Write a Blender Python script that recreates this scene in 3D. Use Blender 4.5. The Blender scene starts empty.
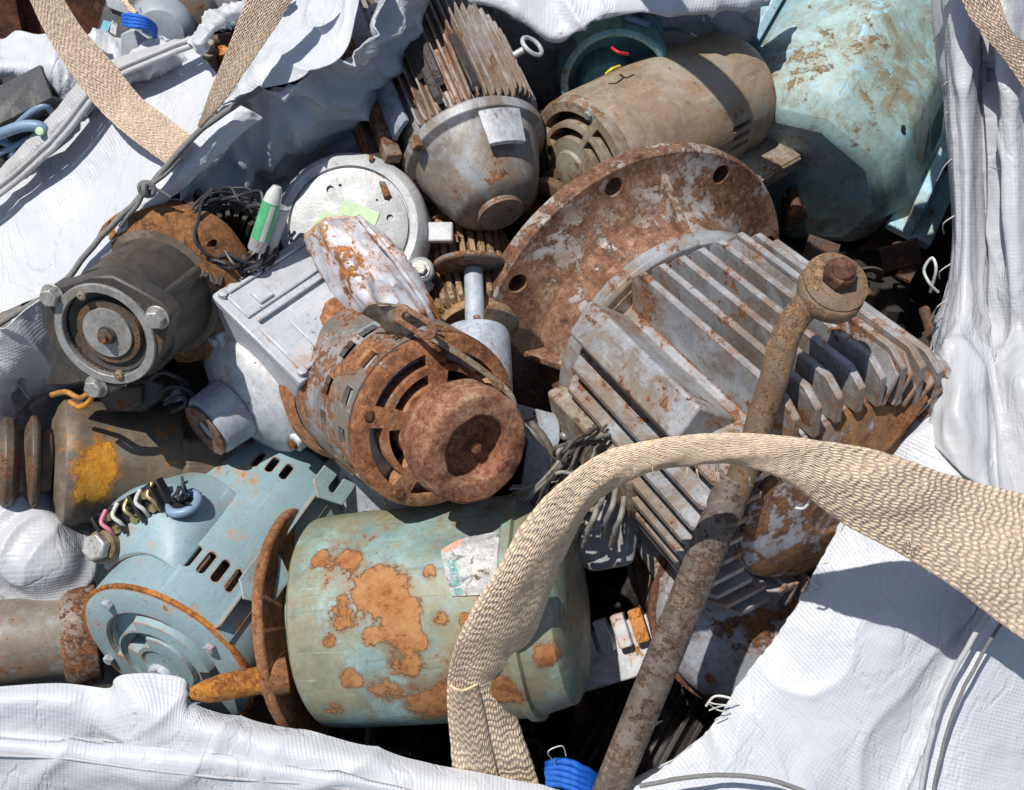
import bpy, bmesh, math, random
from mathutils import Vector, Matrix, noise, geometry
random.seed(7)
PI = math.pi
sc = bpy.context.scene
col = sc.collection
CAM_D = 1.1
TILT = math.radians(30)
R = Matrix.Rotation(TILT, 4, 'X')          # frame of the heap (its z towards the photographer) -> world

def P(px, py, z=0.0):
    s = (CAM_D - z) / CAM_D
    return Vector(((px - 512) / 1000 * s, (395 - py) / 1000 * s, z))

# ------------------------------------------------------------------ bmesh tools
def cr(pts, n):
    """Catmull-Rom through pts, n samples per span"""
    out = []
    m = len(pts)
    for i in range(m - 1):
        p0 = pts[max(i - 1, 0)]; p1 = pts[i]; p2 = pts[i + 1]; p3 = pts[min(i + 2, m - 1)]
        for k in range(n):
            t = k / n
            out.append(0.5 * ((2 * p1) + (p2 - p0) * t + (2 * p0 - 5 * p1 + 4 * p2 - p3) * t * t + (3 * p1 - p0 - 3 * p2 + p3) * t ** 3))
    out.append(pts[-1].copy())
    return out

def crs(vals, n):
    return [v.x for v in cr([Vector((a, 0, 0)) for a in vals], n)]

def new(): return bmesh.new()

def quads(bm, rings, close_u=True, cap0=False, cap1=False):
    vr = [[bm.verts.new(p) for p in r] for r in rings]
    n = len(vr[0])
    for a, b in zip(vr, vr[1:]):
        for i in range(n if close_u else n - 1):
            j = (i + 1) % n
            try: bm.faces.new((a[i], a[j], b[j], b[i]))
            except ValueError: pass
    if cap0: bm.faces.new(list(reversed(vr[0])))
    if cap1: bm.faces.new(vr[-1])
    return vr

def lathe(bm, prof, seg=64, M=None, a0=None, a1=None, closed=False, wob=0.0):
    """revolve (r, z) about local Z; an open profile starting and ending on r=0 is a solid"""
    M = M or Matrix()
    part = a0 is not None
    n = seg + 1 if part else seg
    prof = list(prof)
    cols = []
    for i in range(n):
        a = (a0 + (a1 - a0) * i / seg) if part else 2 * PI * i / seg
        w = 1 + wob * noise.noise(Vector((math.cos(a) * 1.7, math.sin(a) * 1.7, 3.1)))
        cols.append([(r * w * math.cos(a), r * w * math.sin(a), z) for r, z in prof])
    vs = []
    axis = {}
    for ci, c in enumerate(cols):
        row = []
        for k, p in enumerate(c):
            if prof[k][0] < 1e-7:
                if k not in axis: axis[k] = bm.verts.new(M @ Vector(p))
                row.append(axis[k])
            else: row.append(bm.verts.new(M @ Vector(p)))
        vs.append(row)
    kk = len(prof)
    for i in range(n - 1 if part else n):
        a, b = vs[i], vs[(i + 1) % n]
        for k in range(kk if closed else kk - 1):
            l = (k + 1) % kk
            f = [a[k], b[k], b[l], a[l]]
            g = []
            for v in f:
                if v not in g: g.append(v)
            if len(g) >= 3:
                try: bm.faces.new(g)
                except ValueError: pass
    if part and closed:
        bm.faces.new(vs[0]); bm.faces.new(list(reversed(vs[-1])))
    return bm

def box(bm, c, s, M=None, taper=1.0):
    M = M or Matrix()
    c = Vector(c)
    v = []
    for z in (-1, 1):
        t = taper if z > 0 else 1
        for x, y in ((-1, -1), (1, -1), (1, 1), (-1, 1)):
            v.append(bm.verts.new(M @ (c + Vector((x * s[0] / 2 * t, y * s[1] / 2 * t, z * s[2] / 2)))))
    for f in ((3, 2, 1, 0), (4, 5, 6, 7), (0, 1, 5, 4), (1, 2, 6, 5), (2, 3, 7, 6), (3, 0, 4, 7)):
        bm.faces.new([v[i] for i in f])
    return bm

def basis(z, hint=Vector((0, 0, 1))):
    z = Vector(z).normalized(); hint = Vector(hint)
    x = hint - z * hint.dot(z)
    if x.length < 1e-4: x = Vector((1, 0, 0)) - z * z.x
    x.normalize(); y = z.cross(x)
    return Matrix((x, y, z)).transposed().to_4x4()

def at(p, z, hint=Vector((0, 0, 1))):
    return Matrix.Translation(Vector(p)) @ basis(z, hint)

def rot(phi, r=0, z=0):
    """frame on a body's side: x outward, y tangential, z along the axis"""
    return Matrix.Rotation(phi, 4, 'Z') @ Matrix.Translation((r, 0, z))

def cyl(bm, p0, p1, r, seg=32, r1=None, bev=0.0):
    p0 = Vector(p0); p1 = Vector(p1); r1 = r if r1 is None else r1
    L = (p1 - p0).length
    M = at(p0, p1 - p0)
    if bev: prof = [(0, 0), (r - bev, 0), (r, bev), (r1, L - bev), (r1 - bev, L), (0, L)]
    else: prof = [(0, 0), (r, 0), (r1, L), (0, L)]
    return lathe(bm, prof, seg, M)

def tube(bm, pts, r, seg=8, caps=True, closed=False):
    pts = [Vector(p) for p in pts]
    n = len(pts)
    rs = r if isinstance(r, (list, tuple)) else [r] * n
    t0 = (pts[1] - pts[0]).normalized()
    nrm = t0.orthogonal().normalized()
    rings = []
    for i, p in enumerate(pts):
        if closed: t = (pts[(i + 1) % n] - pts[i - 1]).normalized()
        else: t = (pts[min(i + 1, n - 1)] - pts[max(i - 1, 0)]).normalized()
        nrm = (nrm - t * nrm.dot(t)).normalized()
        b = t.cross(nrm)
        rings.append([p + (nrm * math.cos(2 * PI * k / seg) + b * math.sin(2 * PI * k / seg)) * rs[i] for k in range(seg)])
    if closed: rings.append(rings[0])
    quads(bm, rings, True, caps and not closed, caps and not closed)
    if closed: bmesh.ops.remove_doubles(bm, verts=bm.verts, dist=1e-6)
    return bm

def prism(bm, poly, z0, z1, M=None):
    M = M or Matrix()
    poly = [Vector((p[0], p[1])) for p in poly]
    area = sum(a.x * b.y - b.x * a.y for a, b in zip(poly, poly[1:] + poly[:1]))
    if area < 0: poly.reverse()
    a = [bm.verts.new(M @ Vector((p.x, p.y, z0))) for p in poly]
    b = [bm.verts.new(M @ Vector((p.x, p.y, z1))) for p in poly]
    n = len(poly)
    bm.faces.new(list(reversed(a))); bm.faces.new(b)
    for i in range(n): bm.faces.new((a[i], a[(i + 1) % n], b[(i + 1) % n], b[i]))
    return bm

def rr(cx, cy, w, h, r, k=5):
    """rounded rectangle outline"""
    out = []
    for sx, sy, a in ((1, 1, 0), (-1, 1, 90), (-1, -1, 180), (1, -1, 270)):
        for i in range(k + 1):
            t = math.radians(a + 90 * i / k)
            out.append((cx + sx * (w / 2 - r) + r * math.cos(t), cy + sy * (h / 2 - r) + r * math.sin(t)))
    return out

def torus(bm, R_, r, M=None, seg=40, k=10):
    M = M or Matrix()
    rings = [[M @ Vector(((R_ + r * math.cos(2 * PI * j / k)) * math.cos(a), (R_ + r * math.cos(2 * PI * j / k)) * math.sin(a), r * math.sin(2 * PI * j / k))) for j in range(k)] for a in [2 * PI * i / seg for i in range(seg)]]
    rings.append(rings[0])
    quads(bm, rings); bmesh.ops.remove_doubles(bm, verts=bm.verts, dist=1e-6)
    return bm

def hexa(bm, M, r, h, washer=0.0):
    if washer: lathe(bm, [(0, 0), (washer, 0), (washer, r * .18), (0, r * .18)], 28, M)
    z0 = r * .18 if washer else 0
    lathe(bm, [(0, z0 + .0001), (r, z0 + .0001), (r, z0 + h * .86), (r * .86, z0 + h), (0, z0 + h)], 6, M)
    return bm

def solid(bm):
    bmesh.ops.recalc_face_normals(bm, faces=bm.faces)
    return bm

def cut(bm, cutters):
    """real holes: boolean difference"""
    solid(bm)
    me = bpy.data.meshes.new('t'); bm.to_mesh(me); bm.free()
    o = bpy.data.objects.new('t', me); col.objects.link(o)
    cm = bpy.data.meshes.new('c'); cb = solid(cutters); cb.to_mesh(cm); cb.free()
    c = bpy.data.objects.new('c', cm); col.objects.link(c)
    m = o.modifiers.new('b', 'BOOLEAN'); m.operation = 'DIFFERENCE'; m.object = c; m.solver = 'EXACT'
    m.use_self = True
    dg = bpy.context.evaluated_depsgraph_get(); dg.update()
    out = bmesh.new(); ev = o.evaluated_get(dg); res = ev.to_mesh(); out.from_mesh(res); ev.to_mesh_clear()
    bpy.data.objects.remove(o); bpy.data.objects.remove(c)
    bpy.data.meshes.remove(me); bpy.data.meshes.remove(cm)
    return out

def dent(bm, amp, f, seed=0.0, sub=0):
    """uneven castings and dented sheet"""
    if sub: bmesh.ops.subdivide_edges(bm, edges=bm.edges[:], cuts=sub, use_grid_fill=True)
    for v in bm.verts:
        v.co += noise.noise_vector(v.co * f + Vector((seed, seed * 2, seed))) * amp
    return bm

# ------------------------------------------------------------------ objects
def root(name, label, cat, M, group=None):
    o = bpy.data.objects.new(name, None); col.objects.link(o)
    o.empty_display_size = .02
    o.matrix_world = R @ M
    o['label'] = label; o['category'] = cat
    if group: o['group'] = group
    return o

def obj(name, bm, mat, parent=None, M=None, bevel=0.0, ang=35, label=None, solidify=0.0, fix=True, world=False):
    if fix: solid(bm)
    me = bpy.data.meshes.new(name); bm.to_mesh(me); bm.free()
    me.polygons.foreach_set('use_smooth', [True] * len(me.polygons))
    try: me.set_sharp_from_angle(angle=math.radians(ang))
    except Exception: pass
    for m in (mat if isinstance(mat, (list, tuple)) else [mat]): me.materials.append(m)
    o = bpy.data.objects.new(name, me); col.objects.link(o)
    if parent is not None: o.parent = parent
    else: o.matrix_world = (M or Matrix()) if world else R @ (M or Matrix())
    if bevel:
        b = o.modifiers.new('bevel', 'BEVEL'); b.width = bevel; b.segments = 2; b.limit_method = 'ANGLE'; b.angle_limit = math.radians(38)
        b.harden_normals = False
    if solidify:
        s = o.modifiers.new('thick', 'SOLIDIFY'); s.thickness = solidify; s.offset = -1
    if label: o['label'] = label
    return o

def tag(o, label, cat, group=None, kind=None):
    if label: o['label'] = label
    if cat: o['category'] = cat
    if group: o['group'] = group
    if kind: o['kind'] = kind
    return o

def onplane(M, px, py, h=0.0):
    """the point of the body's own plane z=h met by looking through a pixel"""
    inv = M.inverted()
    a = inv @ Vector((0, 0, CAM_D)); b = inv @ P(px, py, 0)
    d = b - a
    t = (h - a.z) / d.z
    q = a + d * t
    return (q.x, q.y)

def onbarrel(M, r, px, py):
    inv = M.inverted(); o_ = inv @ Vector((0, 0, CAM_D)); dd = inv @ P(px, py, 0) - o_
    A = dd.x ** 2 + dd.y ** 2; B = 2 * (o_.x * dd.x + o_.y * dd.y); C = o_.x ** 2 + o_.y ** 2 - r * r
    s = (-B - math.sqrt(max(0, B * B - 4 * A * C))) / (2 * A)
    return o_ + dd * s

def pv(px, py, z, M):
    return M.inverted() @ P(px, py, z)

# ------------------------------------------------------------------ materials
class NT:
    def __init__(s, name, seed=None):
        s.m = bpy.data.materials.new(name); s.m.use_nodes = True
        s.t = s.m.node_tree; s.n = s.t.nodes; s.l = s.t.links
        s.n.clear()
        s.out = s.n.new('ShaderNodeOutputMaterial'); s.b = s.n.new('ShaderNodeBsdfPrincipled')
        s.l.new(s.b.outputs[0], s.out.inputs[0])
        tc = s.n.new('ShaderNodeTexCoord')
        s.obj = tc.outputs['Object']; s.uv = tc.outputs['UV']
        mp = s.n.new('ShaderNodeMapping'); s.l.new(s.obj, mp.inputs[0])
        sd = seed if seed is not None else random.uniform(0, 50)
        mp.inputs['Location'].default_value = (sd, sd * .7, sd * 1.3)
        s.co = mp.outputs[0]
    def set(s, sock, v):
        if hasattr(v, 'is_linked') or isinstance(v, bpy.types.NodeSocket): s.l.new(v, sock)
        elif isinstance(v, (tuple, list)): sock.default_value = tuple(v) + ((1,) if len(v) == 3 and len(sock.default_value) == 4 else ())
        else: sock.default_value = v
    def noise(s, sc, det=6, ro=.6, dist=0, co=None, col=False):
        n = s.n.new('ShaderNodeTexNoise'); s.l.new(co or s.co, n.inputs['Vector'])
        n.inputs['Scale'].default_value = sc; n.inputs['Detail'].default_value = det; n.inputs['Roughness'].default_value = ro; n.inputs['Distortion'].default_value = dist
        return n.outputs[1 if col else 0]
    def voro(s, sc, co=None, feat='F1'):
        n = s.n.new('ShaderNodeTexVoronoi'); s.l.new(co or s.co, n.inputs['Vector']); n.inputs['Scale'].default_value = sc; n.feature = feat
        return n.outputs[0]
    def math(s, op, a, b=0.0, c=None, clamp=False):
        n = s.n.new('ShaderNodeMath'); n.operation = op; n.use_clamp = clamp
        s.set(n.inputs[0], a); s.set(n.inputs[1], b)
        if c is not None: s.set(n.inputs[2], c)
        return n.outputs[0]
    def step(s, v, a, b, lo=0.0, hi=1.0):
        n = s.n.new('ShaderNodeMapRange'); n.interpolation_type = 'SMOOTHSTEP'
        s.set(n.inputs[0], v); n.inputs[1].default_value = a; n.inputs[2].default_value = b; n.inputs[3].default_value = lo; n.inputs[4].default_value = hi
        return n.outputs[0]
    def mix(s, f, a, b, mode='MIX'):
        n = s.n.new('ShaderNodeMix'); n.data_type = 'RGBA'; n.blend_type = mode
        s.set(n.inputs[0], f); s.set(n.inputs[6], a); s.set(n.inputs[7], b)
        return n.outputs[2]
    def ramp(s, v, stops):
        n = s.n.new('ShaderNodeValToRGB'); s.l.new(v, n.inputs[0])
        e = n.color_ramp.elements
        while len(e) < len(stops): e.new(.5)
        for x, (p, c) in zip(e, stops): x.position = p; x.color = tuple(c) + (1,)
        return n.outputs[0]
    def bump(s, h, dist, strength=1.0, nrm=None):
        n = s.n.new('ShaderNodeBump'); s.set(n.inputs['Height'], h); n.inputs['Distance'].default_value = dist; n.inputs['Strength'].default_value = strength
        if nrm is not None: s.l.new(nrm, n.inputs['Normal'])
        return n.outputs[0]
    def stretch(s, v):
        mp = s.n.new('ShaderNodeMapping'); s.l.new(s.co, mp.inputs[0]); mp.inputs['Scale'].default_value = v
        return mp.outputs[0]
    def uvs(s, v):
        mp = s.n.new('ShaderNodeMapping'); s.l.new(s.uv, mp.inputs[0]); mp.inputs['Scale'].default_value = v
        return mp.outputs[0]
    def edge(s, rad=.004):
        bv = s.n.new('ShaderNodeBevel'); bv.samples = 4; bv.inputs[0].default_value = rad
        g = s.n.new('ShaderNodeNewGeometry')
        d = s.n.new('ShaderNodeVectorMath'); d.operation = 'DOT_PRODUCT'
        s.l.new(bv.outputs[0], d.inputs[0]); s.l.new(g.outputs['Normal'], d.inputs[1])
        return s.step(d.outputs['Value'], .995, .75)
    def fin(s, color, rough, normal=None, metal=0.0, spec=.5):
        s.set(s.b.inputs['Base Color'], color); s.set(s.b.inputs['Roughness'], rough); s.set(s.b.inputs['Metallic'], metal)
        s.b.inputs['Specular IOR Level'].default_value = spec
        if normal is not None: s.l.new(normal, s.b.inputs['Normal'])
        return s.m

RUST = ((.035, .014, .008), (.13, .048, .02), (.30, .12, .045), (.42, .21, .095))
ORANGE = ((.10, .03, .01), (.34, .11, .02), (.55, .20, .03), (.62, .30, .08))
TAN = ((.07, .04, .02), (.17, .095, .045), (.29, .17, .085), (.40, .27, .15))
DARK = ((.012, .010, .009), (.035, .026, .02), (.07, .05, .035), (.12, .09, .06))

def metal(name, paint, rust=.3, tones=RUST, dirt=.4, dirtcol=(.16, .115, .075), scale=22, rough=.45, met=0.0, wear=.0, bump=.0007, seed=None, var=.18, streak=None, chips=0.0, chipcol=(.42, .43, .44), spots=None, stones=ORANGE, scratch=.35):
    s = NT(name, seed)
    co = s.stretch(streak) if streak else s.co
    n1 = s.noise(scale, 13, .66, .45, co)
    n2 = s.noise(scale * 5, 9, .72, .1, co)
    n3 = s.noise(scale * 7.3, 12, .8, .25)
    n5 = s.noise(scale * 2.4, 10, .7, .3)
    nb = s.noise(scale * .35, 4, .55)
    f = s.math('ADD', s.math('MULTIPLY', n1, .48), s.math('MULTIPLY', n2, .38))
    f = s.math('ADD', f, s.math('MULTIPLY', nb, .14))
    if wear:
        e = s.edge()
        e = s.math('MULTIPLY', e, s.math('MULTIPLY', n2, wear))
        f = s.math('ADD', f, e)
    thr = .5 + (.5 - rust) * .28
    mask = s.step(f, thr - .012, thr + .014)
    # small freckles of rust away from the patches
    fr = s.step(s.math('ADD', s.math('MULTIPLY', n3, .6), s.math('MULTIPLY', n5, .4)), .605 - rust * .05, .625 - rust * .05)
    mask = s.math('MAXIMUM', mask, s.math('MULTIPLY', fr, .85))
    halo = s.step(f, thr - .07, thr + .01)
    rv = s.math('ADD', s.math('MULTIPLY', n3, .40), s.math('ADD', s.math('MULTIPLY', n5, .36), s.math('MULTIPLY', nb, .24)))
    rc = s.ramp(rv, [(.40, tones[0]), (.465, tones[1]), (.52, tones[2]), (.60, tones[3])])
    pit = s.noise(190, 5, .75)
    rc = s.mix(s.step(pit, .52, .68, 0, .65), rc, tuple(c * .35 for c in tones[0]))
    rc = s.mix(s.step(pit, .44, .30, 0, .5), rc, tuple(min(1, c * 1.25 + .02) for c in tones[3]))
    pn = s.noise(scale * 1.7, 10, .72)
    lo = tuple(c * (1 - var * 1.9) for c in paint); hi = tuple(min(1, c * (1 + var * 1.1)) for c in paint)
    pc = s.ramp(pn, [(.34, lo), (.64, hi)])
    fine = s.noise(260, 5, .75)
    pc = s.mix(s.step(fine, .54, .70, 0, .55), pc, tuple(c * .45 for c in dirtcol))
    dm = s.noise(scale * .8, 13, .78, .5, co)
    dthr = .5 + (.5 - dirt) * .34
    dc = s.ramp(rv, [(.40, tuple(c * .5 for c in dirtcol)), (.6, tuple(c * 1.3 for c in dirtcol))])
    pc = s.mix(s.step(dm, dthr - .05, dthr + .07, 0, .85), pc, dc)
    if chips:
        ch = s.noise(scale * 3.1, 11, .75, .6)
        ct = .5 + (.5 - chips) * .3
        pc = s.mix(s.step(ch, ct, ct + .012), pc, chipcol)
    if scratch:
        sx = s.n.new('ShaderNodeMapping'); s.l.new(s.co, sx.inputs[0]); sx.inputs['Rotation'].default_value = (.4, .9, .3); sx.inputs['Scale'].default_value = (1, 1, .06)
        sn = s.noise(230, 3, .5, .2, sx.outputs[0])
        sm = s.math('MULTIPLY', s.step(sn, .64, .67), s.step(nb, .42, .6))
        pc = s.mix(s.math('MULTIPLY', sm, scratch), pc, tuple(min(1, c * .45) for c in dirtcol))
        sm2 = s.math('MULTIPLY', s.step(sn, .36, .33), s.step(pn, .45, .6))
        pc = s.mix(s.math('MULTIPLY', sm2, scratch), pc, tuple(min(1, c * 1.5 + .08) for c in paint))
    pc = s.mix(s.math('MULTIPLY', halo, .5), pc, tones[2])
    colr = s.mix(mask, pc, rc)
    if spots:
        tot = None
        for c, r, k in spots:
            d = s.n.new('ShaderNodeVectorMath'); d.operation = 'DISTANCE'; s.l.new(s.obj, d.inputs[0]); d.inputs[1].default_value = c
            q = s.math('MULTIPLY', s.step(d.outputs['Value'], r * 1.5, r * .3), k)
            tot = q if tot is None else s.math('MAXIMUM', tot, q)
        g = s.math('ADD', s.math('ADD', s.math('ADD', s.math('MULTIPLY', n1, .34), s.math('MULTIPLY', n5, .46)), s.math('ADD', s.math('MULTIPLY', n2, .34), s.math('MULTIPLY', s.math('SUBTRACT', n3, .645), .36))), tot)
        m2 = s.step(g, .632, .655)
        sc2 = s.ramp(rv, [(.41, stones[0]), (.465, stones[1]), (.515, stones[2]), (.59, stones[3])])
        sc2 = s.mix(s.step(pit, .55, .7, 0, .5), sc2, stones[0])
        colr = s.mix(s.math('MULTIPLY', s.step(g, .55, .63), .6), colr, stones[1])
        colr = s.mix(m2, colr, sc2)
        mask = s.math('MAXIMUM', mask, m2)
    rg = s.math('ADD', s.math('MULTIPLY', mask, .88 - rough), s.math('ADD', rough - .12, s.math('MULTIPLY', dm, .32)))
    h = s.math('ADD', s.math('MULTIPLY', n3, s.math('ADD', s.math('MULTIPLY', mask, 1.1), .2)), s.math('MULTIPLY', mask, -.3))
    h = s.math('ADD', h, s.math('MULTIPLY', fine, .15))
    h = s.math('ADD', h, s.math('MULTIPLY', s.math('MULTIPLY', pit, mask), .5))
    nrm = s.bump(h, bump * 2.4)
    mt = s.math('MULTIPLY', s.math('SUBTRACT', 1.0, mask), met) if met else 0.0
    return s.fin(colr, rg, nrm, mt)

def plain(name, c, rough=.5, met=0.0, var=.15, scale=40, bump=.0003):
    s = NT(name)
    n = s.noise(scale, 8, .65)
    cc = s.ramp(n, [(.3, tuple(x * (1 - var * 1.5) for x in c)), (.7, tuple(min(1, x * (1 + var)) for x in c))])
    return s.fin(cc, rough, s.bump(s.noise(scale * 5, 6, .7), bump), met)

def cloth(name, c=(.62, .645, .68), dirt=.25, weave=1.0, dirtcol=(.30, .24, .17)):
    s = NT(name)
    # tapes of a woven sack: two crossing sets of ribs
    sep = s.n.new('ShaderNodeSeparateXYZ'); s.l.new(s.uv, sep.inputs[0])
    fx = 540.0
    a = s.math('SINE', s.math('MULTIPLY', sep.outputs[0], fx * 2 * PI / 2))
    b = s.math('SINE', s.math('MULTIPLY', sep.outputs[1], fx * 2 * PI / 2))
    w = s.math('MULTIPLY', a, b)
    rib = s.math('ABSOLUTE', s.math('SINE', s.math('MULTIPLY', sep.outputs[0], fx * PI / 2)))
    rib2 = s.math('ABSOLUTE', s.math('SINE', s.math('MULTIPLY', sep.outputs[1], fx * PI / 2)))
    h = s.math('ADD', s.math('MULTIPLY', w, .14), s.math('ADD', rib, s.math('MULTIPLY', rib2, .5)))
    h = s.math('MULTIPLY', h, s.step(s.noise(14, 4, .6), .3, .6, .25, 1.0))
    cr1 = s.noise(11, 3, .5, .6); cr2 = s.noise(34, 4, .55, .3)
    cz = s.math('ABSOLUTE', s.math('SUBTRACT', s.noise(9, 5, .6, .5, s.stretch((1, .45, 1))), .5))
    nrm = s.bump(s.step(cz, .0, .03), .0014, .4)
    nrm = s.bump(cr1, .012, .5, nrm)
    nrm = s.bump(cr2, .0035, .5, nrm)
    nrm = s.bump(h, .00026 * weave, .9, nrm)
    dm = s.noise(9, 12, .75, .6)
    t = .5 + (.5 - dirt) * .4
    cc = s.mix(s.step(dm, t, t + .16, 0, .75), c, dirtcol)
    sp = s.noise(75, 6, .7)
    cc = s.mix(s.step(sp, .68 - dirt * .1, .73, 0, .7), cc, (.06, .05, .045))
    cc = s.mix(s.step(s.noise(30, 6, .6), .35, .7, 0, .16), cc, (.40, .41, .44))
    lines = s.noise(420, 2, .5, 0, s.uvs((1, .02, 1)))
    cc = s.mix(s.step(lines, .5, .75, 0, .16), cc, (.36, .38, .42))
    cc = s.mix(s.math('MULTIPLY', s.step(h, .3, -.4), .28), cc, (.34, .36, .40))
    s.fin(cc, .42, nrm, 0.0, .4)
    tr = s.n.new('ShaderNodeBsdfTranslucent'); s.set(tr.inputs[0], (.75, .78, .82)); s.l.new(nrm, tr.inputs['Normal'])
    mx = s.n.new('ShaderNodeMixShader'); mx.inputs[0].default_value = .16
    s.l.new(s.b.outputs[0], mx.inputs[1]); s.l.new(tr.outputs[0], mx.inputs[2]); s.l.new(mx.outputs[0], s.out.inputs[0])
    return s.m

def webbing(name, c=(.72, .54, .39), dirt=.2, cols=5.0, pitch=170.0, coarse=1.0, slope=3.0):
    """uv: u across (0..1), v along (metres)"""
    s = NT(name)
    sep = s.n.new('ShaderNodeSeparateXYZ'); s.l.new(s.uv, sep.inputs[0])
    u = sep.outputs[0]; v = sep.outputs[1]
    wob = s.math('MULTIPLY', s.noise(60, 4, .6), .012)
    pp = s.math('PINGPONG', s.math('MULTIPLY', u, cols), .5)
    ph = s.math('ADD', s.math('MULTIPLY', s.math('ADD', v, wob), pitch), s.math('MULTIPLY', pp, slope))
    sn = s.math('SINE', s.math('MULTIPLY', ph, 2 * PI))
    yarn = s.math('ABSOLUTE', s.math('SINE', s.math('MULTIPLY', s.math('ADD', u, s.math('MULTIPLY', sn, .006)), cols * PI * 5)))
    h = s.math('ADD', s.math('MULTIPLY', sn, .5), s.math('MULTIPLY', yarn, .8))
    h = s.math('ADD', h, s.math('MULTIPLY', s.noise(400, 5, .8), 1.0))
    nrm = s.bump(h, .0011 * coarse)
    n = s.noise(130, 8, .75)
    cc = s.ramp(n, [(.3, tuple(x * .72 for x in c)), (.5, c), (.68, tuple(min(1, x * 1.28) for x in c))])
    cc = s.mix(s.step(sn, .1, .9, 0, .32), cc, (.82, .73, .60))
    cc = s.mix(s.step(yarn, .32, .0, 0, .55), cc, tuple(x * .5 for x in c))
    brk = s.noise(210, 3, .5)
    cc = s.mix(s.math('MULTIPLY', s.step(sn, .3, .95), s.step(brk, .52, .6, 0, .5)), cc, (.33, .27, .24))
    dm = s.noise(14, 10, .75, .5)
    t = .5 + (.5 - dirt) * .4
    cc = s.mix(s.step(dm, t, t + .12, 0, .7), cc, (.20, .15, .11))
    return s.fin(cc, .75, nrm, 0.0, .25)

# ------------------------------------------------------------------ cloth sheets and straps
def sheet(name, rows, mat, parent, n=14, crump=.006, freq=9.0, fine=.0018, seed=0.0, thick=.0012, label=None, edge_fray=0.0, aniso=(1, 1, 1)):
    """rows of (px, py, z) control points, lofted both ways, then creased"""
    Rw = [cr([P(*p) for p in r], n) for r in rows]
    cols_ = list(zip(*Rw))
    grid = [cr([Vector(p) for p in c], n) for c in cols_]
    nu, nv = len(grid), len(grid[0])
    bm = new(); uvl = bm.loops.layers.uv.new('UVMap')
    S = Vector((seed, seed * 1.7, seed * .3))
    def disp(p, t):
        q = Vector((p.x * aniso[0], p.y * aniso[1], p.z * aniso[2])) * freq + S
        warp = noise.noise_vector(q * .6) * .9
        r1 = 1 - abs(noise.noise((q + warp) * 1.0)) * 2
        r2 = 1 - abs(noise.noise((q + warp * 1.3) * 2.3 + Vector((5, 5, 5)))) * 2
        r3 = 1 - abs(noise.noise((q + warp) * 5.1 + Vector((9, 1, 5)))) * 2
        s1 = (1 + r1) * .5; s2 = (1 + r2) * .5
        return ((s1 * s1 * s1) * 1.5 + (s2 ** 4) * .9 - .6) * crump + r3 * fine
    U = [0.0]
    for i in range(1, nu): U.append(U[-1] + (grid[i][nv // 2] - grid[i - 1][nv // 2]).length)
    Vv = [0.0]
    for j in range(1, nv): Vv.append(Vv[-1] + (grid[nu // 2][j] - grid[nu // 2][j - 1]).length)
    N = [[None] * nv for _ in range(nu)]
    for i in range(nu):
        for j in range(nv):
            a = grid[min(i + 1, nu - 1)][j] - grid[max(i - 1, 0)][j]
            b = grid[i][min(j + 1, nv - 1)] - grid[i][max(j - 1, 0)]
            c = a.cross(b)
            if c.length < 1e-10: c = Vector((0, 0, 1))
            c.normalize()
            if c.z < 0: c = -c
            N[i][j] = c
    vs = []
    o0 = Vector(grid[nu // 2][nv // 2])
    for i in range(nu):
        row = []
        for j in range(nv):
            p = grid[i][j]
            q = p + N[i][j] * disp(p, 0) + noise.noise_vector(p * freq * 1.4 + S) * crump * .35
            if edge_fray and j < 2: q += noise.noise_vector(p * 190 + S) * edge_fray
            row.append(bm.verts.new(q - o0))
        vs.append(row)
    for i in range(nu - 1):
        for j in range(nv - 1):
            f = bm.faces.new((vs[i][j], vs[i + 1][j], vs[i + 1][j + 1], vs[i][j + 1]))
            for lp, (x, y) in zip(f.loops, ((i, j), (i + 1, j), (i + 1, j + 1), (i, j + 1))): lp[uvl].uv = (U[x], Vv[y])
    bm.normal_update()
    if sum(f.normal.z for f in bm.faces) < 0: bmesh.ops.reverse_faces(bm, faces=bm.faces)
    o = obj(name, bm, mat, parent, ang=180, fix=False, solidify=thick, label=label)
    if parent is None: o.matrix_world = R @ Matrix.Translation(o0)
    else: o.matrix_local = parent.matrix_world.inverted() @ R @ Matrix.Translation(o0)
    return o

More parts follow.
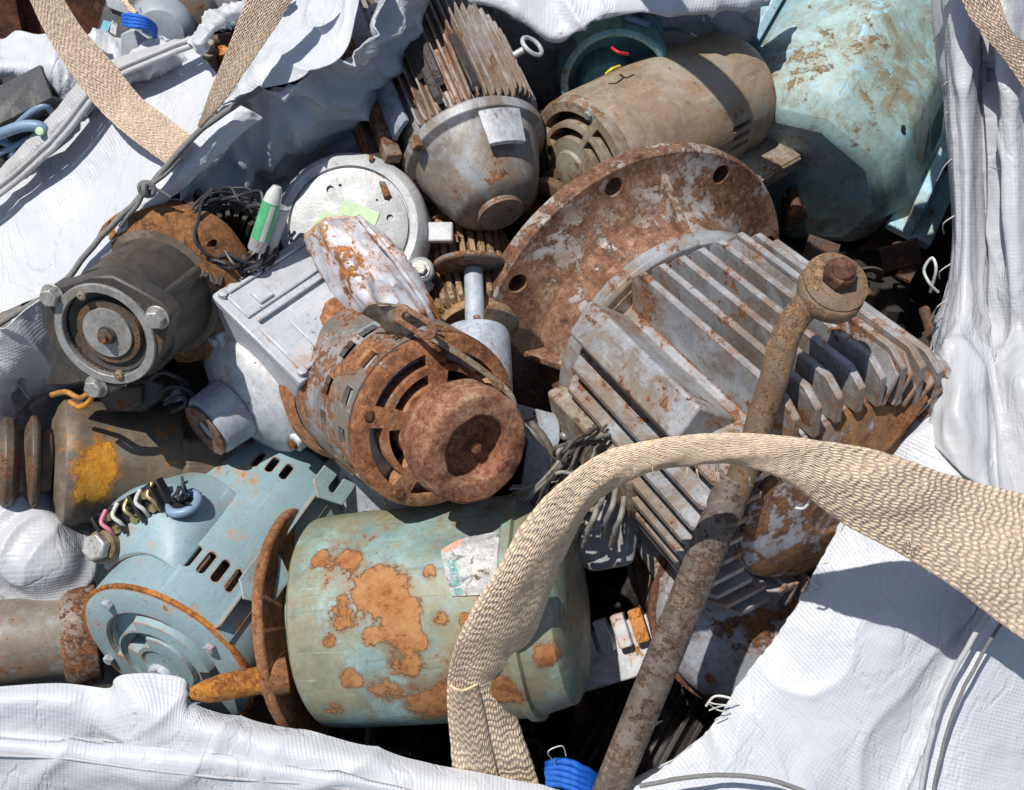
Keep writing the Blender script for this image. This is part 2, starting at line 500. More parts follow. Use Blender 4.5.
def strap(name, left, right, mat, parent, n=10, across=10, th=.0028, seed=0.0, sag=.0, rough=.0009, label=None):
    L = cr([P(*p) for p in left], n); Rr = cr([P(*p) for p in right], n)
    o0 = (L[len(L) // 2] + Rr[len(L) // 2]) / 2
    bm = new(); uvl = bm.loops.layers.uv.new('UVMap')
    S = Vector((seed, 3, seed))
    d = 0; rings = []; vd = []
    for i in range(len(L)):
        if i: d += ((L[i] + Rr[i]) / 2 - (L[i - 1] + Rr[i - 1]) / 2).length
        vd.append(d)
        t = ((L[min(i + 1, len(L) - 1)] + Rr[min(i + 1, len(L) - 1)]) - (L[max(i - 1, 0)] + Rr[max(i - 1, 0)])).normalized()
        nm = t.cross(Rr[i] - L[i]).normalized()
        if nm.z < 0: nm = -nm
        top = []; bot = []
        for k in range(across + 1):
            u = k / across
            p = L[i].lerp(Rr[i], u) + nm * (sag * math.sin(PI * u) + noise.noise(L[i] * 22 + S + Vector((u * 2.5, 0, 0))) * rough * 3)
            p += noise.noise_vector(p * 160) * rough * .5
            th_ = th * (1 if 0 < k < across else .5)
            top.append(p + nm * th_ / 2); bot.append(p - nm * th_ / 2)
        rings.append(top + list(reversed(bot)))
    m = 2 * (across + 1)
    vr = [[bm.verts.new(p - o0) for p in r] for r in rings]
    us = [k / across for k in range(across + 1)]; us = us + list(reversed(us))
    for i in range(len(vr) - 1):
        for k in range(m):
            j = (k + 1) % m
            f = bm.faces.new((vr[i][k], vr[i][j], vr[i + 1][j], vr[i + 1][k]))
            for lp, (a, b) in zip(f.loops, ((i, k), (i, j), (i + 1, j), (i + 1, k))): lp[uvl].uv = (us[b], vd[a])
    bm.faces.new(list(reversed(vr[0]))); bm.faces.new(vr[-1])
    o = obj(name, bm, mat, parent, ang=60, label=label)
    o.matrix_local = parent.matrix_world.inverted() @ R @ Matrix.Translation(o0)
    return o

def line(name, pts, r, mat, parent, n=8, seg=8, wob=0.0, label=None):
    """a cord, cable or thread through (px, py, z) points"""
    q = cr([P(*p) for p in pts], n)
    o0 = q[len(q) // 2].copy()
    if wob: q = [p + noise.noise_vector(p * 70) * wob for p in q]
    bm = new(); tube(bm, [p - o0 for p in q], r, seg)
    o = obj(name, bm, mat, parent, ang=60, label=label)
    if parent is None: o.matrix_world = R @ Matrix.Translation(o0)
    else: o.matrix_local = parent.matrix_world.inverted() @ R @ Matrix.Translation(o0)
    return o
# ------------------------------------------------------------------ materials of this heap
M_ = {}
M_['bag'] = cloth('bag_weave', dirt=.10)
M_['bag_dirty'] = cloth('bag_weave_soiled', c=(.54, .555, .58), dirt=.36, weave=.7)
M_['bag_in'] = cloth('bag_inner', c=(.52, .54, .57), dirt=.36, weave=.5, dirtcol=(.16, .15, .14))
M_['seam'] = cloth('bag_seam', c=(.50, .50, .51), dirt=.3, weave=1.2)
M_['cord'] = plain('grey_cord', (.20, .20, .19), .8, bump=.001, scale=160)
M_['web'] = webbing('beige_webbing', cols=4.0)
M_['web_arch'] = webbing('beige_webbing_worn', c=(.76, .585, .41), dirt=.14, cols=5.0, pitch=112.0, coarse=.95, slope=1.1)
M_['big_flange'] = metal('flange_rust', (.40, .40, .40), .62, ((.05, .024, .014), (.15, .068, .038), (.26, .13, .075), (.45, .32, .23)), .5, (.28, .21, .16), 11, .6, wear=.2, chips=.24, chipcol=(.36, .36, .37))
M_['fin_grey'] = metal('finned_grey', (.31, .325, .345), .27, RUST, .50, (.23, .18, .135), 20, .45, wear=.50, bump=.0006)
M_['endbell_rust'] = metal('rusted_end', (.34, .36, .40), .52, ((.04, .018, .012), (.13, .055, .03), (.26, .12, .05), (.36, .19, .08)), .3, (.14, .1, .07), 12, .5)
M_['rod'] = metal('rod_rust', (.17, .12, .08), .40, ((.06, .032, .016), (.17, .09, .042), (.29, .165, .08), (.46, .30, .16)), .5, (.13, .09, .06), 34, .62, streak=(1, 1, .5), wear=.2)
M_['pipe'] = metal('pipe_grey', (.105, .088, .076), .45, ((.035, .02, .014), (.095, .055, .036), (.165, .10, .065), (.33, .27, .22)), .55, (.20, .17, .145), 40, .6, streak=(1, 1, .35))
M_['rust_motor'] = metal('rust_heavy', (.36, .39, .42), .76, ((.08, .032, .016), (.26, .10, .04), (.42, .18, .075), (.58, .34, .19)), .4, (.25, .2, .15), 16, .55, bump=.0010)
M_['rust_side'] = metal('rust_patchy', (.27, .30, .32), .42, ((.08, .034, .018), (.24, .095, .04), (.40, .17, .07), (.52, .30, .16)), .66, (.17, .14, .11), 20, .5, bump=.0009)
M_['rust_dark'] = metal('rust_dark', (.15, .08, .06), .8, ((.04, .016, .012), (.11, .042, .027), (.20, .085, .05), (.36, .20, .12)), .5, (.2, .12, .08), 22, .75, bump=.0009)
M_['silver'] = metal('bare_grey', (.50, .52, .54), .2, RUST, .25, (.3, .27, .22), 30, .38, .3)
M_['lug'] = metal('lug_brown', (.12, .085, .065), .5, ((.035, .02, .014), (.085, .048, .032), (.14, .085, .06), (.30, .22, .17)), .5, (.1, .08, .06), 30, .8)
M_['top_grey'] = metal('top_motor_grey', (.30, .31, .32), .25, RUST, .62, (.20, .16, .115), 16, .38, wear=.25, bump=.0004)
M_['top_fin'] = metal('top_motor_fin', (.36, .365, .365), .27, ((.03, .012, .012), (.10, .045, .025), (.25, .12, .06), (.36, .2, .11)), .45, (.2, .15, .11), 18, .42, wear=.45, streak=(1, 1, .35))
M_['shroud'] = metal('shroud_blue_grey', (.30, .34, .40), .12, RUST, .25, (.2, .18, .15), 20, .4)
M_['oil'] = metal('oily_dark', (.035, .028, .026), .3, DARK, .5, (.05, .035, .03), 24, .32)
M_['rail'] = metal('rail_rust', (.22, .20, .18), .5, RUST, .5, (.15, .11, .08), 26, .6, wear=.4)
M_['tan'] = metal('tan_dusty', (.33, .29, .23), .18, TAN, .60, (.29, .20, .125), 13, .5, wear=.2, bump=.0005, var=.1)
M_['tan_end'] = metal('tan_end', (.30, .28, .23), .32, TAN, .5, (.2, .14, .09), 22, .5, wear=.3)
M_['teal'] = metal('teal_paint', (.17, .36, .36), .12, TAN, .3, (.12, .13, .11), 18, .4)
M_['blue_drum'] = metal('pale_blue_peeled', (.29, .41, .40), .22, ((.05, .035, .02), (.14, .09, .05), (.24, .165, .09), (.34, .26, .16)), .42, (.20, .165, .10), 13, .5, chips=.30, chipcol=(.24, .42, .50), wear=.25, bump=.0005)
M_['blue_strip'] = metal('pale_blue_clean', (.32, .50, .58), .16, TAN, .3, (.35, .33, .25), 22, .45)
M_['white_met'] = metal('white_metal', (.50, .51, .51), .08, TAN, .16, (.36, .34, .28), 16, .32)
M_['white_disc'] = metal('polished_cover', (.37, .38, .385), .05, TAN, .22, (.4, .36, .3), 14, .36, .15)
M_['white_peel'] = metal('white_tin_peeling', (.54, .57, .62), .34, ORANGE, .2, (.45, .38, .26), 14, .3, wear=.45)
M_['pale_grey'] = metal('pale_grey_paint', (.45, .472, .505), .10, ORANGE, .16, (.36, .36, .36), 18, .3, wear=.12, bump=.00025, chips=.08, chipcol=(.2, .2, .2), var=.07)
M_['pale_bell'] = metal('pale_grey_bell', (.54, .56, .58), .20, ORANGE, .25, (.4, .38, .34), 18, .36, wear=.35)
M_['galv'] = metal('galvanised', (.38, .43, .49), .12, RUST, .2, (.3, .28, .26), 26, .5, wear=.2)
M_['black_cast'] = metal('black_cast', (.050, .046, .042), .2, ((.03, .02, .014), (.07, .045, .03), (.12, .075, .045), (.2, .13, .08)), .45, (.085, .068, .055), 24, .42)
M_['rust_ring'] = metal('rust_collar', (.11, .08, .055), .60, ((.05, .022, .01), (.17, .072, .024), (.29, .125, .04), (.36, .2, .09)), .5, (.09, .07, .055), 15, .6)
M_['ring_grey'] = metal('machined_ring', (.30, .30, .29), .05, TAN, .25, (.18, .16, .14), 30, .45, .2)
M_['bolt'] = metal('bolt_steel', (.44, .44, .41), .1, TAN, .3, (.22, .2, .17), 60, .35, .45)
M_['bolt_rust'] = metal('bolt_rust', (.2, .12, .07), .7, RUST, .5, (.16, .1, .06), 50, .7)
M_['brown'] = metal('brown_oily', (.175, .145, .115), .22, ((.05, .02, .008), (.17, .075, .02), (.42, .16, .02), (.52, .22, .035)), .6, (.12, .088, .06), 13, .45, bump=.0006)
M_['brown_dark'] = metal('brown_dark', (.09, .075, .06), .3, RUST, .5, (.07, .05, .035), 22, .5)
M_['blue'] = metal('blue_grey_paint', (.245, .355, .385), .17, ORANGE, .22, (.30, .27, .20), 15, .38, wear=.30, bump=.0002, var=.06)
M_['blue_end'] = metal('blue_grey_end', (.26, .36, .385), .14, ORANGE, .22, (.3, .28, .22), 20, .5, wear=.26, var=.06)
M_['rust_rim'] = metal('rust_rim', (.28, .30, .28), .78, ORANGE, .4, (.3, .18, .07), 40, .7)
M_['drum'] = metal('drum_teal_rust', (.225, .315, .285), .22, ((.05, .024, .012), (.17, .07, .025), (.33, .14, .05), (.42, .24, .10)), .62, (.215, .20, .125), 11, .5, bump=.0006, seed=11.3)
M_['disc'] = metal('disc_rust', (.16, .10, .06), .72, ((.06, .024, .014), (.17, .065, .025), (.28, .115, .04), (.38, .2, .1)), .4, (.16, .1, .06), 26, .7)
M_['shaft_or'] = metal('shaft_orange', (.3, .12, .03), .7, ((.10, .035, .008), (.30, .10, .015), (.50, .20, .03), (.62, .34, .07)), .3, (.3, .15, .04), 40, .6)
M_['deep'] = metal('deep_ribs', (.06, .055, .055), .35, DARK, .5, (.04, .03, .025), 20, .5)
M_['coil'] = metal('coil_dark', (.045, .038, .034), .2, DARK, .4, (.10, .08, .06), 50, .35)
M_['fin_tan'] = metal('fin_tan', (.30, .20, .12), .55, ((.10, .05, .025), (.24, .13, .065), (.40, .24, .125), (.45, .31, .19)), .5, (.32, .24, .16), 24, .6)
M_['debris'] = metal('debris_pit_shade', (.022, .019, .017), .3, DARK, .5, (.03, .024, .02), 30, .8, bump=.002)  # near black: the shade deep in the pit is put into this colour
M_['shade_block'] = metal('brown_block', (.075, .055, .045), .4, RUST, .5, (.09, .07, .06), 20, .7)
M_['yellow'] = metal('orange_clamp', (.55, .23, .015), .2, RUST, .3, (.2, .12, .05), 30, .45)
M_['black_pl'] = plain('black_plastic', (.018, .018, .02), .4)
M_['brass'] = plain('brass', (.62, .47, .24), .3, .8, scale=200)
M_['cable'] = plain('cable_grime', (.115, .095, .080), .6, scale=90, bump=.001, var=.4)
M_['cable_lt'] = plain('cable_pale', (.26, .245, .22), .55, scale=90, bump=.0006, var=.3)
M_['cable_dk'] = plain('cable_dark', (.03, .033, .04), .45, scale=90, bump=.0006)
M_['salmon'] = plain('salmon_label', (.66, .33, .25), .6, scale=120, var=.3)
M_['red'] = plain('red_wire', (.55, .03, .03), .4)
M_['pink'] = plain('pink_wire', (.70, .22, .30), .4)
M_['ywire'] = plain('yellow_wire', (.7, .55, .05), .4)
M_['green_lab'] = plain('green_label', (.10, .42, .20), .35, scale=90)
M_['green_stk'] = plain('pale_green_sticker', (.46, .60, .36), .5, scale=60, var=.12)
M_['tube_lt'] = plain('pale_tube', (.55, .56, .52), .35)
M_['rope_blue'] = plain('blue_rope', (.01, .13, .62), .45, scale=160, bump=.001, var=.3)
M_['container'] = metal('container_rust', (.13, .05, .035), .6, ((.035, .014, .01), (.085, .03, .018), (.15, .055, .025), (.25, .1, .04)), .4, (.1, .04, .03), 8, .6)
M_['bluegrey_pl'] = plain('blue_grey_plastic', (.19, .28, .40), .4, scale=50)
M_['grey_pl'] = plain('grey_plastic', (.33, .37, .40), .42, scale=50)
M_['char_pl'] = metal('charcoal_case', (.065, .068, .072), .1, TAN, .35, (.18, .17, .15), 40, .45)
M_['paper'] = metal('torn_paper', (.55, .55, .53), .1, TAN, .45, (.3, .3, .3), 30, .6, chips=.3, chipcol=(.16, .17, .18))
M_['paper_blue'] = plain('blue_sticker', (.22, .50, .66), .5)
M_['teal_ink'] = plain('teal_ink', (.02, .36, .33), .5)
M_['ink'] = plain('dark_ink', (.02, .02, .02), .5)
M_['ground'] = metal('yard_ground', (.20, .18, .16), .2, TAN, .5, (.12, .1, .08), 9, .85)
M_['peel_plate'] = metal('name_plate', (.52, .53, .55), .1, TAN, .3, (.2, .18, .16), 60, .35, .3)
M_['wood'] = metal('stick', (.22, .12, .07), .2, TAN, .4, (.1, .06, .04), 50, .6)
M_['orange_scrap'] = metal('orange_scrap', (.5, .2, .05), .5, ORANGE, .3, (.2, .1, .05), 40, .6)
M_['pulley'] = metal('pulley_rust', (.2, .11, .08), .85, ((.07, .026, .016), (.19, .07, .038), (.33, .14, .075), (.52, .33, .2)), .5, (.2, .12, .08), 26, .75, bump=.0009)
M_['deep_bits'] = metal('scrap_bits', (.05, .047, .044), .4, RUST, .5, (.06, .05, .04), 50, .55)
M_['dome'] = metal('dome_paint', (.36, .39, .44), .42, ((.05, .022, .012), (.15, .065, .03), (.28, .125, .05), (.40, .22, .10)), .35, (.2, .14, .09), 9, .42)
def V3(*a): return Vector(a)
def frame(px, py, z, a, hint=(0, 0, 1)): return at(P(px, py, z), V3(*a), V3(*hint))

def bolt(parent, M, r, h, mat, washer=0.0, name='bolt'):
    return obj(name, hexa(new(), M, r, h, washer), mat, parent, bevel=.0006)

# ================================================================== 1 big finned flange motor
def big_motor():
    F = frame(638, 316, -.12, (.47, -.56, .685)) @ Matrix.Scale(1.09, 4)
    t = root('electric_motor', 'large finned grey motor with broad round rusty flange under the eye bar', 'motor', F, 'scrap electric motors')
    # flange with bolt holes
    bm = lathe(new(), [(0, -.022), (.174, -.022), (.180, -.018), (.181, -.004), (.178, 0), (.144, .001), (.124, .014), (.117, .040), (.114, .075), (0, .075)], 96, wob=.006)
    ct = new()
    for k in range(8):
        a = PI / 8 + k * PI / 4 + .12
        cyl(ct, (.162 * math.cos(a), .162 * math.sin(a), -.05), (.162 * math.cos(a), .162 * math.sin(a), .03), .0095, 20)
    fl = obj('flange', cut(bm, ct), M_['big_flange'], t, bevel=.0012)
    for a in (-.62, .95, 2.5, -2.2):
        bm = new(); prism(bm, [(.108, .0), (.158, .0), (.118, .055), (.108, .06)], -.004, .004, Matrix.Rotation(a, 4, 'Z') @ Matrix.Rotation(PI / 2, 4, 'X'))
        obj('gusset', bm, M_['big_flange'], t, bevel=.0015)
    # dark lug at the lower left of the flange
    pts = [(500, 330), (512, 322), (532, 330), (550, 350), (557, 376), (555, 404), (543, 418), (524, 408), (502, 378), (496, 350)]
    bm = prism(new(), [onplane(F, x, y, .020) for x, y in pts], .003, .020)
    ct = new(); c = onplane(F, 540, 384, .02); cyl(ct, (c[0], c[1], -.06), (c[0], c[1], .06), .0085, 20)
    obj('lug', cut(bm, ct), M_['lug'], t, bevel=.002)
    # ribbed housing
    bm = new()
    lathe(bm, [(0, .05), (.101, .05), (.101, .24), (.094, .29), (.07, .296), (0, .297)], 96)
    lathe(bm, [(0, .055), (.124, .055), (.126, .058), (.126, .070), (.122, .074), (0, .074)], 96)
    L0, L1 = .078, .300
    def fin(frame_phi, y, top, thin=.0042, e=L1):
        x0 = math.sqrt(max(.0, .099 ** 2 - y * y)) - .004
        x1 = top
        if x1 - x0 < .006: return
        Mx = Matrix.Rotation(frame_phi, 4, 'Z') @ Matrix.Translation((0, y, 0)) @ Matrix.Rotation(PI / 2, 4, 'X')
        prism(bm, [(x0, L0), (x1 - .012, L0), (x1, L0 + .012), (x1 + .0015, e - .016), (x1 - .010, e), (x0, e)], -thin / 2, thin / 2, Mx)
    # ribs stand parallel within each quarter of the housing
    for k in range(9):
        y = .052 - k * .0208
        fin(math.radians(-24), y, (.130 if abs(y) < .055 else math.sqrt(max(0, .141 ** 2 - y * y))) if abs(y) < .13 else .05, thin=.0068)
    for k in range(9):
        y = .092 - k * .0208
        fin(math.radians(66), y, math.sqrt(max(0, .137 ** 2 - y * y)) if abs(y) < .13 else .05, thin=.0064)
    for k in range(24):
        fin(math.radians(130 + k * 8), 0, .134)
    obj('finned_housing', bm, M_['fin_grey'], t, bevel=.0009)
    # raised mounting pad lying between the fins
    bm = new(); box(bm, (.120, 0, .160), (.058, .036, .165), Matrix.Rotation(.42, 4, 'Z'), 1.0)
    obj('mounting_pad', bm, M_['fin_grey'], t, bevel=.003)
    # end bell (in the strap's shade)
    bm = lathe(new(), [(0, .28), (.088, .282), (.092, .286), (.092, .294), (.08, .300), (.06, .304), (.056, .306), (.03, .307), (.028, .304), (0, .304)], 80, wob=.004)
    obj('end_bell', bm, M_['endbell_rust'], t, bevel=.0015)
    # side terminal cover with screws
    A = Matrix.Rotation(1.22, 4, 'Z') @ Matrix.Translation((.128, 0, -.02)) @ Matrix.Rotation(PI / 2, 4, 'Y') @ Matrix.Diagonal((.85, .8, 1, 1))
    # A: local z outward, local -x along the motor's axis
    bm = new(); prism(bm, [(-.095, -.03), (-.125, -.034), (-.185, -.04), (-.24, -.045), (-.262, -.03), (-.262, .034), (-.235, .045), (-.14, .04), (-.1, .028)], -.03, .012, A)
    cv = obj('terminal_cover', bm, M_['tan_end'], t, bevel=.004)
    for x, y in ((-.125, .02), (-.235, -.03), (-.2, .03)):
        bm = new(); lathe(bm, [(0, .012), (.0055, .012), (.005, .0145), (.002, .0158), (0, .0158)], 16, A @ Matrix.Translation((x, y, 0)))
        obj('screw', bm, M_['bolt'], cv)
    return t
big_motor()

# grey casting lumps beneath it, in front of the cable bundle
def grey_block():
    F = frame(640, 545, -.02, (-.12, .05, 1), (1, 0, 0))
    t = root('junction_box', 'peeling blue grey junction box hanging open beneath the beige strap arch', 'junction box', F)
    pts = [(596, 494), (612, 482), (640, 478), (672, 462), (700, 500), (712, 545), (700, 600), (672, 612), (652, 602), (636, 560), (630, 548), (622, 571), (592, 573), (566, 555), (575, 532)]
    bm = prism(new(), [onplane(F, x, y, 0) for x, y in pts[:0] + [(630, 470), (690, 452), (716, 490), (724, 560), (706, 625), (676, 618), (640, 556), (628, 520)]], -.12, -.004)
    obj('box_body', bm, M_['fin_grey'], t, bevel=.006)
    bm = prism(new(), [onplane(F, x, y, .02) for x, y in [(600, 492), (616, 480), (652, 484), (640, 520), (634, 566), (592, 573), (566, 556), (576, 530)]], -.03, .018)
    dent(bm, .002, 60)
    obj('box_lid', bm, M_['fin_grey'], t, bevel=.007)
    for i, (x, y) in enumerate(((596, 505), (578, 526))):
        c = onplane(F, x, y, .01); bm = new(); cyl(bm, (c[0], c[1], -.03), (c[0] - .004, c[1] + .004, .024), .011, 24, bev=.002); cyl(bm, (c[0] - .004, c[1] + .004, .0238), (c[0] - .004, c[1] + .004, .0262), .0045, 12)
        obj('gland', bm, M_['tan_end'], t, bevel=.0008)
grey_block()

# ================================================================== rusty dome below right
def dome_motor():
    F = frame(766, 606, -.035, (.10, -.22, .97)) @ Matrix.Scale(.83, 4)
    t = root('electric_motor', 'grey round motor with flaking rust patches behind the long grey pipe', 'motor', F, 'scrap electric motors')
    bm = lathe(new(), [(0, -.2), (.135, -.2), (.137, -.19), (.138, .0), (.134, .018), (.12, .034), (.085, .048), (.05, .054), (0, .056)], 80, wob=.01)
    obj('dome', bm, M_['dome'], t, bevel=.001)
    bm = lathe(new(), [(.137, -.004), (.146, -.004), (.146, -.018), (.137, -.018)], 80, closed=True)
    obj('rim_band', bm, M_['rust_dark'], t, bevel=.001)
    for a in (.4, 1.9, 3.4, 4.9):
        bolt(t, Matrix.Rotation(a, 4, 'Z') @ Matrix.Translation((.108, 0, .038)), .006, .005, M_['bolt_rust'])
dome_motor()

# ================================================================== 2 eye bar with pipe
def eye_bar():
    T = Matrix.Translation(P(750, 470, .11))
    t = root('eye_bar', 'long rusty eye bar slid into a grey pipe, lying across the big motor', 'bar', T)
    Ti = T.inverted()
    q = cr([Ti @ P(*p) for p in [(824, 292, .235), (806, 306, .232), (788, 332, .226), (777, 368, .218), (766, 405, .208), (754, 440, .198), (741, 478, .186), (726, 520, .170)]], 8)
    n = len(q); rs = [.0115 + .0035 * max(0, 1 - i / 10) for i in range(n)]
    bm = new(); tube(bm, q, rs, 22); dent(bm, .0012, 60)
    obj('rod', bm, M_['rod'], t)
    E = Ti @ at(P(831, 291, .235), (.12, .42, .80), (1, 0, 0))
    bm = lathe(new(), [(0, -.012), (.020, -.012), (.0255, -.008), (.027, -.002), (.0265, .003), (.0245, .006), (0, .006)], 48, E, wob=.03)
    obj('eye', bm, M_['rod'], t, bevel=.001)
    W = E @ Matrix.Translation((.001, .003, .0062)) @ Matrix.Rotation(.09, 4, 'X')
    bm = lathe(new(), [(0, 0), (.0245, 0), (.0258, .0012), (.0258, .0034), (.024, .0045), (0, .0045)], 56, W, wob=.02)
    obj('washer', bm, M_['rod'], t)
    bm = new(); hexa(bm, W @ Matrix.Translation((.0, .003, .0052)) @ Matrix.Rotation(.3, 4, 'Z'), .0135, .012)
    lathe(bm, [(0, 0), (.010, 0), (.008, .0035), (0, .004)], 24, W @ Matrix.Translation((0, .003, .0172)))
    obj('bolt', bm, M_['rust_dark'], t, bevel=.0015)
    a = Ti @ P(737, 476, .182); b = Ti @ P(606, 800, .08); d = (b - a).normalized()
    Mx = at(a, d); L = (b - a).length
    bm = lathe(new(), [(.0122, 0), (.0147, 0), (.0157, .0015), (.0157, L), (.0122, L)], 40, Mx, closed=True)
    bmesh.ops.bisect_plane(bm, geom=bm.verts[:] + bm.edges[:] + bm.faces[:], plane_co=a + d * .05, plane_no=d)
    dent(bm, .0008, 40)
    obj('pipe', bm, M_['pipe'], t)
eye_bar()

# ================================================================== 10 rusty pulley motor
def pulley_motor():
    F = frame(478, 450, .165, (.53, -.30, .79))
    t = root('electric_motor', 'heavily rusted motor with spoked end ring and cup pulley, centre of heap', 'motor', F, 'scrap electric motors')
    bm = lathe(new(), [(0, -.018), (.026, -.018), (.0285, -.016), (.0295, -.002), (.0315, .0005), (.036, .001), (.0475, .0), (.0505, -.003), (.052, -.010), (.0525, -.024), (.047, -.027), (.0465, -.032), (.051, -.035), (.051, -.040), (.040, -.046), (.036, -.066), (0, -.066)], 72, wob=.012)
    dent(bm, .0012, 70)
    pl = obj('pulley', bm, M_['pulley'], t, bevel=.0008)
    bm = lathe(new(), [(0, -.016), (.006, -.016), (.005, -.011), (0, -.010)], 20, Matrix.Translation((-.006, .0, 0)))
    obj('shaft_end', bm, M_['rust_side'], pl)
    # end ring with spokes (real openings)
    z0 = -.078
    bm = lathe(new(), [(0, z0 - .006), (.079, z0 - .006), (.082, z0 - .002), (.082, z0 + .004), (.078, z0 + .007), (.040, z0 + .012), (0, z0 + .012)], 80, wob=.008)
    ct = new()
    for k in range(5):
        a0 = k * 2 * PI / 5 + .12 + .35; a1 = a0 + 2 * PI / 5 - .30
        for r0, r1 in ((.0565, .0685), (.040, .0505)):
            lathe(ct, [(r0, z0 - .03), (r1, z0 - .03), (r1, z0 + .03), (r0, z0 + .03)], 14, a0=a0 + (.05 if r0 < .05 else 0), a1=a1 - (.05 if r0 < .05 else 0), closed=True)
    obj('end_ring', cut(bm, ct), M_['rust_motor'], t, bevel=.0012)
    for k in range(5):
        a = k * 2 * PI / 5 + .30
        bolt(t, Matrix.Rotation(a, 4, 'Z') @ Matrix.Translation((.072, 0, z0 + .006)), .0055, .004, M_['bolt_rust'])
    # bright stator ring seen through the openings
    bm = lathe(new(), [(.052, z0 - .035), (.0765, z0 - .03), (.0765, z0 - .009), (.056, z0 - .009), (.052, z0 - .012)], 64, closed=True)
    obj('stator_ring', bm, M_['silver'], t)
    bm = lathe(new(), [(0, z0 - .04), (.04, z0 - .04), (.04, z0 - .012), (.02, z0), (0, z0)], 48)
    obj('rotor_hub', bm, M_['rust_dark'], t)
    # shell with square vents
    zb = z0 - .215
    bm = lathe(new(), [(.0785, z0 - .004), (.083, z0 - .004), (.0835, z0 - .05), (.0835, z0 - .128), (.089, z0 - .134), (.0905, z0 - .150), (.0865, z0 - .156), (.086, z0 - .175), (.083, zb + .012), (.074, zb), (.069, zb + .004), (.0785, zb + .02)], 90, wob=.01, closed=True)
    ct = new()
    for z, ph in ((-.018, (-66, -40, -14, 12, 38, 64, 92)), (-.058, (-76, -58, -30, -12, 14, 36, 60, 84))):
        for p in ph:
            box(ct, (0, 0, 0), (.03, .0175, .0135), rot(math.radians(p), .082, z0 + z))
    sh = obj('shell', cut(bm, ct), M_['rust_side'], t, bevel=.0006)
    bm = lathe(new(), [(.0838, z0 - .124), (.0895, z0 - .132), (.0915, z0 - .142), (.0912, z0 - .152), (.0872, z0 - .158), (.0868, z0 - .180), (.0838, zb + .012), (.0745, zb - .002), (0, zb - .002), (0, zb + .01), (.06, zb + .01)], 90, wob=.012)
    bmesh.ops.recalc_face_normals(bm, faces=bm.faces)
    dent(bm, .0018, 45)
    obj('rear_cap', bm, M_['rust_motor'], t, solidify=0)
    # name plate on the flank
    bm = lathe(new(), [(.0838, z0 - .085), (.0852, z0 - .085), (.0852, z0 - .045), (.0838, z0 - .045)], 10, a0=1.35, a1=1.95, closed=True)
    obj('name_plate', bm, M_['lug'], t)
    bm = lathe(new(), [(0, z0 - .17), (.070, z0 - .17), (.070, z0 - .03), (0, z0 - .03)], 40)
    obj('core', bm, M_['debris'], t)
pulley_motor()

